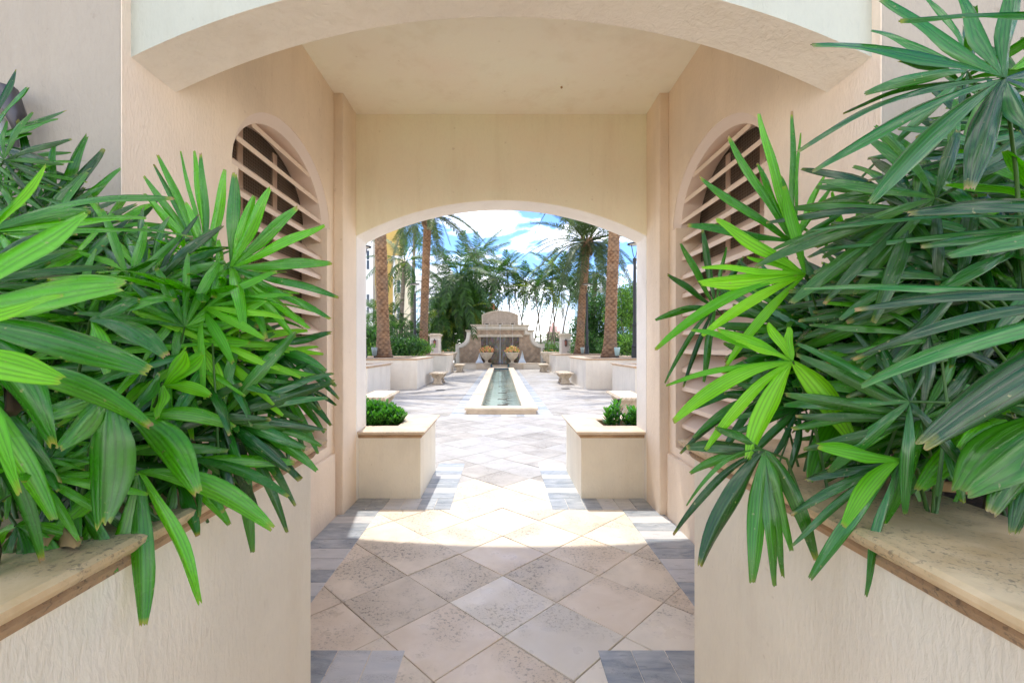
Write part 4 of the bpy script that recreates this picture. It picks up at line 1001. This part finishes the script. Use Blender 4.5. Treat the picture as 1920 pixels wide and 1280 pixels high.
m.obj('roof', M['tileroof'], t)
m = MB()
for i in range(9):
    xx = x0 - .12 + (x1 - x0 + .24) * i / 8; m.tube([(xx, -.17, 5.64), (xx * .15, .68, 6.42)], [.05, .03], 5)
m.obj('roof_tiles', M['tileroof'], t)

# ------------------------------------------------------------------ small planter plants
def sprig_shrub(name, c, rad, n, size, lb, seed, dome=True):
    t = thing(name, c, label=lb, cat='shrub'); rr = random.Random(seed)
    m = MB(); st = MB()
    for i in range(n):
        a = rr.uniform(0, 2 * pi); q = sqrt(rr.random()); x, y = q * rad[0] * cos(a), q * rad[1] * sin(a)
        h = rad[2] * (sqrt(max(0, 1 - q * q * .8)) if dome else rr.uniform(.5, 1)) * rr.uniform(.72, 1.06)
        base = Vector((x * .8, y * .8, 0)); top = Vector((x, y, h)); st.tube([base, (base + top) / 2, top], [.004, .003, .002], 4, False)
        k = 8 if dome else 16
        for j in range(k):
            f = (.35 if dome else .1) + (.65 if dome else .9) * (j + .5) / k; p = base.lerp(top, f); ang = j * 2.4 + i; m.t = min(1, rr.random() * .6 + f * .4)
            d = Vector((cos(ang), sin(ang), .5 + .9 * f)).normalized(); e = d.cross(Vector((0, 0, 1))).normalized(); nn_ = e.cross(d); l = size * rr.uniform(.8, 1.25); w_ = l * .5
            pts = [p]; 
            m.add([p, p + d * l * .35 + e * w_ * .42 + nn_ * .004, p + d * l * .7 + e * w_ * .4 + nn_ * .002, p + d * l, p + d * l * .7 - e * w_ * .4 + nn_ * .002, p + d * l * .35 - e * w_ * .42 + nn_ * .004, p + d * l * .5 - nn_ * .004], [(0, 1, 6), (1, 2, 6), (2, 3, 6), (3, 4, 6), (4, 5, 6), (5, 0, 6)])
    st.obj('stems', M['petiole'], t, kind='stuff'); m.obj('foliage', M['shrub'], t, smooth=True, kind='stuff')
    return t
sprig_shrub('round_shrub', (-1.50, 4.90, .58), (.48, .26, .30), 560, .055, 'dense glossy round shrub in the low left planter', 3)
sprig_shrub('leafy_sprigs', (1.17, 4.86, .59), (.13, .10, .30), 9, .075, 'tall thin leafy sprigs at the left corner of the low right planter', 4, False)
sprig_shrub('leafy_sprigs', (1.52, 4.85, .59), (.22, .15, .22), 40, .07, 'brighter bushy sprigs beside the riser in the low right planter', 5, False)
t = thing('irrigation_riser', (1.285, 4.95, .59), label='grey irrigation riser standing among sprigs in the low right planter', cat='sprinkler')
m = MB(); m.tube([(0, 0, 0), (0, 0, .24)], .013, 8); m.obj('pipe', mat('grey_plastic', (.28, .27, .25), .6), t); m = MB(); m.lathe([(.018, .24), (.022, .25), (.022, .29), (.012, .30)], 12); m.obj('nozzle', M['black'], t)

# ------------------------------------------------------------------ lady palms in the foreground
def leaflet(m, H, T, wid, bend, N, rr, folded=.35, tint=.5, taper=.32, side=0.0):
    H, T = Vector(H), Vector(T); L = (T - H).length; seg = 12; ac = 6
    ctrl = (H + T) / 2 + Vector((0, 0, bend * L)) + Vector((side * L, 0, 0))
    m.t = tint; vs = []; uvs = []; tw = rr.uniform(-.25, .25); ph = rr.uniform(0, 6)
    for i in range(seg + 1):
        t = i / seg; p = H * (1 - t) ** 2 + ctrl * 2 * t * (1 - t) + T * t * t
        tan = (ctrl - H) * 2 * (1 - t) + (T - ctrl) * 2 * t
        tan = tan.normalized() if tan.length > 1e-6 else (T - H).normalized()
        n = (N - tan * N.dot(tan)); n = n.normalized() if n.length > .05 else Vector((0, 0, 1))
        n = Matrix.Rotation(tw * t, 3, tan) @ n
        e = tan.cross(n).normalized()
        prof = (.16 + .84 * min(1, t / .45) ** .9) * (1 - (1 - taper) * max(0, (t - .62) / .38) ** 1.6)
        w = wid * prof
        wav = .004 * sin(ph + t * 9)
        for k in range(ac + 1):
            u = k / ac * 2 - 1; zf = -abs(u) * folded * w * (1 - .45 * t) + (.055 * w if k % 2 else 0)
            q = p + e * u * w * .5 + n * (zf + wav * abs(u))
            if i == seg: q = q + tan * (wid * rr.uniform(-.16, .12)) * (1 if k % 2 else .2)
            vs.append(q); uvs.append((k / ac, t))
    fs = [(i * (ac + 1) + k, i * (ac + 1) + k + 1, (i + 1) * (ac + 1) + k + 1, (i + 1) * (ac + 1) + k) for i in range(seg) for k in range(ac)]
    m.add(vs, fs, uvs)
class Clump:
    def __init__(s, name, base, lb): s.t = thing(name, base, label=lb, cat='palm plant', group='broad leaved palms in the tall planters'); s.b = Vector(base); s.k = 0
    def leaf(s, me, petpts=None, loc=None, rot=None, sc=1):
        o = link('leaf', me, s.t)
        if loc is not None: o.location = loc - s.b; o.rotation_euler = rot; o.scale = (sc, sc, sc)
        return o
rh = random.Random(2024)
def hero(cl, hub, Y, tips, key='leaf_mid', dY=0.0, N=None, root=None, bend=.10):
    """one palmate leaf: hub point, then leaflets (px, py, width in px[, extra depth[, bend]])"""
    Hh = P(hub[0], hub[1], Y); m = MB()
    Nn = Vector(N) if N else Vector((0, -.75, .66))
    for tpd in tips:
        px, py, wp = tpd[:3]; d = tpd[3] if len(tpd) > 3 and tpd[3] is not None else dY + rh.uniform(-.04, .03); b = tpd[4] if len(tpd) > 4 else bend
        Tt = P(px, py, Y + d)
        leaflet(m, Hh - cl.b, Tt - cl.b, wp / FP * (Y + d * .6) * .98, b * rh.uniform(.8, 1.2), (Nn + Vector((rh.uniform(-.3, .3), 0, rh.uniform(-.2, .2)))).normalized(), rh, tint=rh.random())
    o = m.obj('leaf', M[key], cl.t, smooth=True)
    rt_ = P(*root) if root else Vector((Hh.x + (.18 if Hh.x > 0 else -.18), min(1.5, Y + .12), max(1.02, Hh.z - .42)))
    pm = MB(); mid = (Hh + rt_) / 2 + Vector((0, 0, .06)); pm.tube([rt_ - cl.b, mid - cl.b, Hh - cl.b], [.0045, .0035, .003], 6)
    pm.obj('petiole', M['petiole'], o, smooth=True)
    return o
def fill_mesh(seed, key, n=None):
    rr = random.Random(seed); m = MB(); n = n or rr.randint(7, 11); span = R(rr.uniform(170, 260))
    for i in range(n):
        a = -span / 2 + span * i / (n - 1) + rr.uniform(-.06, .06); L = rr.uniform(.22, .31) * (1 - .15 * abs(a) / pi)
        leaflet(m, (0, 0, 0), (L * cos(a), L * sin(a), -L * rr.uniform(.05, .45)), rr.uniform(.020, .036), rr.uniform(.10, .22), Vector((0, 0, 1)), rr, tint=rr.random())
    return m.mesh('leaf', M[key], True)
FILL = {k: [fill_mesh(300 + i * 7 + len(k), k) for i in range(5)] for k in ('leaf_mid', 'leaf_dark', 'leaf_blue', 'leaf_bright')}
pet_m = MB(); pet_m.tube([(0, 0, 0), (-.15, 0, -.05), (-.32, 0, -.16)], [.003, .0035, .0045], 5); PETM = pet_m.mesh('petiole', M['petiole'], True)
def filler(cl, n, reg, Yr_, keys, seed, sc=(.85, 1.15)):
    rr = random.Random(seed); k = 0
    while k < n:
        px = rr.uniform(reg[0], reg[2]); py = rr.uniform(reg[1], reg[3]); Y = rr.uniform(*Yr_); p = P(px, py, Y); p.z = max(p.z, 1.21)
        az = rr.uniform(-pi, 0) if rr.random() < .75 else rr.uniform(0, pi)      # mostly facing the open side
        az = math.atan2(-1 + rr.uniform(-.8, .8), (1 if p.x < 0 else -1) * rr.uniform(-.4, 1.2))
        el = rr.uniform(-.55, .5)
        rot = (rr.uniform(-.5, .5), -el + .15, az)
        if rr.random() < .72:            # fan turned towards the light in front, leaflets radiating up and outwards
            Nz = Vector((rr.uniform(-.5, .5) + (.25 if p.x < 0 else -.25), -1, rr.uniform(.0, .9))).normalized()
            th = rr.uniform(-.35, 1.9); xd = Vector((cos(th) * (1 if p.x < 0 else -1), 0, sin(th))); xd = (xd - Nz * xd.dot(Nz)).normalized()
            rot = Matrix((xd, Nz.cross(xd), Nz)).transposed().to_euler()
        o = cl.leaf(rr.choice(FILL[rr.choice(keys)]), loc=p, rot=rot, sc=rr.uniform(*sc))
        link('petiole', PETM, o); k += 1
def canes(cl, xs, seed):
    rr = random.Random(seed)
    for x, y, h in xs:
        m = MB(); N = 7; pts = [Vector((x + rr.uniform(-.015, .015) * i, y, 1.0 + h * i / N)) - cl.b for i in range(N + 1)]
        m.tube(pts, [.012 + (.002 if i % 2 else 0) for i in range(N + 1)], 7); m.obj('cane', M['cane'], cl.t, smooth=True)
A_ = Clump('lady_palm', (-1.05, .75, .98), 'bright broad leaved palm leaning in from the left edge closest to the viewer')
B_ = Clump('lady_palm', (-1.15, 1.32, .98), 'green fan palm at the right end of the left planter, spreading before the louvers')
C_ = Clump('lady_palm', (1.35, .95, .98), 'tall dark glossy fan palm overhanging from the upper right corner')
D_ = Clump('lady_palm', (1.15, 1.40, .98), 'bright yellow-green fan palm before the right louvers')
E_ = Clump('lady_palm', (1.10, 1.12, .98), 'low dark fan palm drooping over the right cap stone')
# left, near
hero(A_, (-130, 590), .62, [(161, 399, 66, .06, .12), (232, 530, 80, .05, .10), (282, 696, 62, .05, .12), (100, 833, 80, .04, .25), (-40, 250, 60, 0, .1), (-60, 900, 60, 0, .2)], 'leaf_mid')
hero(A_, (-170, 640), .52, [(122, 556, 34, .02, .10), (112, 708, 66, .02, .04), (40, 925, 50, .02, .2)], 'leaf_bright')
hero(A_, (-90, 520), .66, [(86, 308, 30, 0, .02), (28, 372, 26, 0, .05), (98, 440, 30, .05, .05)], 'leaf_bright')
hero(A_, (-60, 445), .86, [(325, 370, 30, .1, .16), (275, 408, 26, .1, .08), (362, 443, 15, .12, .10), (170, 395, 30, .1, .1)], 'leaf_mid')
hero(A_, (-90, 690), .75, [(280, 800, 44, .1, .3), (100, 975, 42, .05, .12), (78, 1052, 40, .05, .1), (-30, 1120, 60, 0, .1), (110, 905, 30, .08, .1)], 'leaf_mid')
hero(A_, (205, 740), .84, [(192, 986, 80, -.02, .1), (110, 842, 50, -.03, .15), (60, 790, 40, -.02, .1)], 'leaf_mid', N=(0, -.95, .3))
hero(A_, (170, 600), .95, [(312, 668, 40, -.05, .2), (262, 560, 34, .05, .2), (330, 560, 30, .1, .2), (200, 700, 34, -.05, .1)], 'leaf_mid')
hero(A_, (30, 985), .86, [(62, 1130, 30, -.03, .2), (-30, 1150, 34, -.03, .2), (120, 1085, 30, 0, .25), (175, 1035, 26, .05, .2), (-60, 1060, 30, 0, .2), (100, 975, 26, .05, .1)], 'leaf_mid', N=(0, -.8, .5))
hero(A_, (130, 930), .92, [(215, 1075, 28, -.02, .25), (60, 1060, 30, -.03, .2), (140, 1100, 30, -.05, .2), (255, 1010, 24, .05, .2), (40, 985, 26, 0, .15)], 'leaf_dark', N=(0, -.8, .5))
hero(B_, (330, 900), 1.10, [(430, 985, 22, 0, .25), (370, 1005, 24, -.03, .2), (300, 1010, 24, -.04, .2), (455, 930, 20, .05, .15), (260, 950, 20, 0, .15)], 'leaf_mid', N=(0, -.8, .5))
# left, far
hero(B_, (432, 502), 1.24, [(439, 324, 24), (476, 368, 20), (505, 351, 25), (557, 387, 25), (607, 421, 23), (622, 491, 25), (636, 556, 18), (620, 598, 17), (580, 616, 17), (552, 632, 15), (500, 634, 20, -.1, .2), (458, 624, 24, -.15, .35), (400, 560, 22, -.1, .3)], 'leaf_mid', N=(.3, -.85, .4), bend=.04)
hero(B_, (388, 500), 1.38, [(296, 291, 14), (337, 283, 9), (362, 283, 16), (376, 287, 14), (422, 318, 19), (288, 308, 10), (269, 330, 14), (269, 364, 18), (345, 380, 24)], 'leaf_mid', N=(0, -1, .1), bend=.02)
hero(B_, (70, 430), 1.45, [(161, 252, 32), (192, 277, 27), (226, 316, 27), (100, 270, 26), (30, 225, 26), (140, 340, 22)], 'leaf_dark', N=(0, -1, .2), bend=.02)
hero(B_, (-40, 270), 1.40, [(125, 207, 14), (110, 224, 15), (50, 162, 22), (60, 250, 22), (90, 300, 20), (30, 130, 20)], 'leaf_dark', bend=.06)
hero(B_, (305, 722), 1.0, [(380, 663, 36), (350, 655, 40), (294, 784, 26, -.05, .2), (395, 742, 24, 0, .15)], 'leaf_bright', N=(0, -.9, .4))
hero(B_, (245, 780), .95, [(370, 926, 58, -.03, .25), (222, 822, 30), (300, 700, 30), (440, 800, 30, .1, .2)], 'leaf_mid')
hero(B_, (258, 884), .96, [(164, 1168, 44, -.06, .03), (268, 1174, 40, -.06, .02), (376, 1130, 33, -.03, .14), (512, 991, 40, .03, .22), (125, 872, 22, -.05, .08), (90, 1090, 36, -.08, .15), (30, 1060, 36, -.1, .2)], 'leaf_mid', N=(0, -.95, .3))
hero(B_, (340, 862), 1.05, [(553, 868, 26, .1, .06), (540, 930, 20, .05, .2), (420, 960, 20, 0, .1)], 'leaf_mid')
hero(B_, (440, 800), 1.18, [(553, 948, 17), (538, 998, 18), (472, 1036, 26, -.02, .12), (455, 955, 27, -.02, .2), (400, 905, 28, -.05, .2), (562, 902, 20), (594, 882, 22), (516, 890, 20), (603, 835, 18)], 'leaf_dark', bend=.2)
hero(B_, (478, 648), 1.30, [(612, 694, 18), (630, 724, 18), (636, 747, 14), (601, 768, 16), (522, 760, 22), (556, 764, 18), (622, 624, 20, 0, .02), (575, 720, 16), (480, 780, 18)], 'leaf_blue', bend=.2)
hero(B_, (515, 715), 1.42, [(622, 797, 16), (608, 811, 14), (596, 850, 15), (570, 846, 14), (540, 870, 16), (630, 760, 12), (500, 850, 14)], 'leaf_dark', bend=.18)
hero(B_, (360, 640), 1.12, [(500, 560, 34, .05, .1), (470, 640, 40, .05, .15), (420, 745, 30, 0, .2), (330, 500, 30, .1, .1), (300, 560, 26, .05, .1)], 'leaf_bright')
# right
hero(C_, (1883, 146), .86, [(1524, 82, 44, .04, .13), (1655, -6, 42, .03, .05), (1800, -20, 44), (1905, -40, 34), (1495, 282, 22, .04, .16), (1524, 323, 34, .02, .16), (1631, 382, 36, 0, .13), (1819, 356, 46, -.03, .14), (1935, 250, 38, -.04, .12), (2060, 240, 40), (2100, 120, 40), (1990, 330, 40)], 'leaf_blue', N=(-.1, -.7, .7))
hero(C_, (2060, 20), .72, [(1690, 36, 26, .02, .02), (1750, -60, 30), (1900, 130, 30)], 'leaf_mid')
hero(C_, (1916, 290), 1.1, [(1686, 238, 26), (1627, 337, 14), (1660, 350, 13), (1713, 302, 16), (1749, 366, 22), (1700, 330, 12), (1960, 420, 26), (1730, 262, 18)], 'leaf_blue', bend=.08)
hero(C_, (2160, 420), .80, [(1700, 398, 42, .1, .18), (1776, 480, 42, .05, .12), (1729, 460, 36, .12, .05), (1512, 432, 13, .3, .10), (1540, 470, 16, .3, .06), (1860, 640, 40, 0, .15)], 'leaf_blue')
hero(C_, (2200, 560), .66, [(1600, 578, 30, .2, .10), (1598, 673, 24, .15, .16), (1614, 722, 40, .1, .14), (1728, 836, 72, .05, .10), (1506, 540, 24, .3, .04)], 'leaf_blue')
hero(C_, (1888, 788), .95, [(1722, 918, 44, 0, .2), (1800, 840, 30), (1995, 900, 50), (1745, 780, 30, .1, .1)], 'leaf_mid')
hero(C_, (2020, 770), .85, [(1806, 920, 105, 0, .16), (1860, 960, 60, -.02, .2), (1900, 1000, 50, -.02, .2)], 'leaf_dark', N=(0, -.6, .8))
hero(D_, (1490, 455), 1.33, [(1425, 212, 22), (1365, 256, 22), (1487, 208, 14), (1500, 250, 8), (1421, 307, 20), (1311, 332, 26), (1354, 361, 18), (1288, 421, 22), (1465, 330, 22), (1545, 330, 12), (1560, 350, 10), (1580, 400, 12)], 'leaf_mid', N=(0, -1, .3), bend=.04)
hero(D_, (1511, 514), 1.18, [(1342, 411, 34), (1316, 500, 20), (1312, 531, 34, 0, .01), (1317, 629, 20, -.02, .10), (1228, 656, 20, 0, .18), (1470, 350, 22), (1400, 480, 14), (1360, 690, 18, 0, .14)], 'leaf_bright', N=(0, -.9, .45), bend=.05)
hero(D_, (1341, 576), 1.62, [(1277, 456, 14), (1252, 513, 14), (1229, 600, 14, 0, .14), (1317, 430, 13), (1275, 580, 9), (1362, 463, 8), (1247, 718, 9, 0, .2), (1281, 726, 9, 0, .15), (1320, 716, 14, 0, .1), (1395, 480, 12)], 'leaf_dark', N=(-.2, -.9, .3), bend=.05)
hero(D_, (1486, 677), 1.08, [(1344, 618, 22), (1262, 791, 28, 0, .2), (1324, 845, 22, 0, .16), (1402, 862, 40, -.02, .12), (1604, 828, 50, -.02, .2), (1439, 606, 20), (1479, 612, 18), (1297, 618, 18, .05, .1), (1249, 722, 12, .05, .12), (1380, 640, 16)], 'leaf_bright', N=(0, -.85, .5))
hero(D_, (1600, 500), 1.40, [(1560, 360, 14), (1545, 372, 10), (1620, 350, 16), (1665, 330, 14), (1500, 420, 12), (1690, 440, 14), (1490, 560, 18), (1560, 610, 20)], 'leaf_mid', N=(0, -1, .3), bend=.04)
hero(D_, (1440, 730), 1.36, [(1290, 770, 14), (1300, 820, 16), (1275, 850, 12), (1340, 880, 14), (1400, 830, 16), (1380, 700, 14), (1500, 800, 16)], 'leaf_blue', bend=.14)
hero(E_, (1433, 844), 1.06, [(1286, 838, 28, .05, .10), (1294, 887, 18, .05, .12), (1263, 1003, 14, .02, .25), (1287, 948, 8, 0, .3), (1314, 1060, 40, -.04, .14), (1411, 1092, 32, -.06, .1), (1456, 1098, 28, -.06, .12), (1471, 1082, 20, -.05, .16), (1484, 1034, 24, -.04, .25), (1532, 1052, 28, -.04, .33), (1340, 800, 18)], 'leaf_dark', N=(-.1, -.9, .4))
hero(E_, (1687, 864), .98, [(1519, 1085, 24, -.03, .08), (1622, 1116, 22, -.06, .05), (1482, 964, 18, .05, .08), (1486, 1022, 15, .03, .08), (1509, 898, 24, .08, .05)], 'leaf_blue')
hero(E_, (1689, 862), .965, [(1534, 834, 34, -.02, .02), (1716, 850, 26, -.02, .1), (1581, 988, 30, -.04, .22)], 'leaf_bright')
hero(E_, (1590, 760), 1.25, [(1520, 900, 40, -.1, .1), (1640, 880, 22), (1690, 700, 30), (1480, 740, 24), (1560, 622, 14), (1660, 640, 22)], 'leaf_dark')
filler(A_, 9, (-60, 820, 120, 960), (.84, .95), ['leaf_mid', 'leaf_mid', 'leaf_dark'], 12, (.45, .6))
filler(A_, 30, (-150, 520, 180, 900), (.95, 1.25), ['leaf_mid', 'leaf_mid', 'leaf_dark'], 1)
filler(B_, 105, (40, 520, 430, 800), (1.1, 1.42), ['leaf_mid', 'leaf_mid', 'leaf_mid', 'leaf_dark', 'leaf_blue', 'leaf_bright'], 2, (.75, 1.0))
filler(B_, 22, (-60, 400, 200, 560), (1.2, 1.42), ['leaf_mid', 'leaf_dark'], 21, (.7, .9))
filler(B_, 9, (-60, 290, 90, 400), (1.3, 1.45), ['leaf_dark', 'leaf_mid'], 23, (.5, .65))
filler(B_, 8, (230, 470, 360, 540), (1.3, 1.42), ['leaf_mid', 'leaf_dark'], 24, (.5, .65))
filler(B_, 26, (0, 800, 330, 960), (1.05, 1.3), ['leaf_mid', 'leaf_dark'], 22, (.6, .8))
filler(C_, 100, (1700, 360, 2020, 800), (.95, 1.4), ['leaf_dark', 'leaf_dark', 'leaf_blue', 'leaf_mid'], 3)
filler(C_, 12, (1800, 120, 2020, 400), (1.1, 1.4), ['leaf_dark', 'leaf_blue'], 31)
filler(D_, 60, (1480, 560, 1700, 760), (1.25, 1.45), ['leaf_dark', 'leaf_blue', 'leaf_mid'], 4, (.65, .9))
filler(E_, 26, (1600, 760, 1900, 850), (1.15, 1.4), ['leaf_dark', 'leaf_mid'], 5, (.6, .85))
canes(A_, [(-1.3 + .1 * i, .75 + .05 * (i % 3), .6) for i in range(5)], 1)
canes(B_, [(-1.55 + .11 * i, 1.25 + .06 * (i % 3), .38 + .03 * (i % 4)) for i in range(7)], 2)
canes(C_, [(1.5 + .1 * i, 1.0 + .08 * (i % 3), .9) for i in range(6)], 3)
canes(D_, [(1.15 + .08 * i, 1.36 + .05 * (i % 2), .6) for i in range(6)], 4)
canes(E_, [(1.22 + .1 * i, 1.14 + .06 * (i % 2), .3) for i in range(4)], 5)
# dead leaf litter on the soil and cap
rr = random.Random(8)
for nm, pts in (('left', [(70, 1030, .95), (105, 1045, .93), (215, 985, 1.03), (190, 1010, 1.0), (330, 905, 1.2), (30, 1075, .9), (150, 960, 1.1)]), ('right', [(1730, 905, 1.1), (1850, 930, 1.05), (1660, 690, 1.3), (1690, 640, 1.3), (1905, 650, 1.2)])):
    for i, (px, py, Y) in enumerate(pts):
        p = P(px, py, Y)
        if p.z < 1.09: p.z = 1.085
        m = MB(); a = rr.uniform(0, pi); L = rr.uniform(.09, .16)
        leaflet(m, (0, 0, 0), (L * cos(a), -abs(L * sin(a)), rr.uniform(-.01, .03)), .035, .15, Vector((0, -.4, 1)), rr, folded=.8, taper=.2)
        o = m.obj('dead_leaf', M['dead'], smooth=True, label=['brown curled leaf lying nearest the left edge', 'broad tan dry leaf beside the cap stone'][0] if False else '%s brown leaf %s in the %s planter' % (['curled', 'split', 'tan', 'narrow', 'short', 'twisted', 'pale'][i], ['nearest the passage', 'lying on the cap edge', 'under the hanging palm leaf', 'beside the soil edge', 'farthest along the cap', 'at the frame edge', 'among the cane bases'][i], nm), cat='leaf', group='dry leaves in the %s planter' % nm); o.location = p
# sconce on the left facade
sc_ = thing('wall_sconce', P(38, 260, 1.71), label='dark iron wall sconce with scrolled arm and frosted glass behind the left palm', cat='wall lamp')
m = MB(); m.tube([(-.16, 0, .06), (-.12, -.03, .13), (-.04, -.06, .155), (.03, -.07, .13), (.06, -.07, .05), (.055, -.065, -.05), (.03, -.05, -.13)], [.022, .026, .032, .034, .030, .020, .010], 12); m.obj('arm', mat('brushed_iron', (.09, .085, .09), .4, Metallic=.6), sc_, smooth=True)
m = MB(); m.lathe([(.02, -.24), (.05, -.19), (.065, -.08), (.055, .04), (.02, .07)], 20, (-.03, -.09, 0)); m.obj('glass_shade', mat('frosted_glass', (.55, .58, .52), .15), sc_, smooth=True)
m = MB(); m.lathe([(.06, 0), (.06, .02)], 16); bp_ = m.obj('back_plate', M['bronze'], sc_); bp_.rotation_euler = (R(90), 0, 0); bp_.location = (-.16, .02, .06)
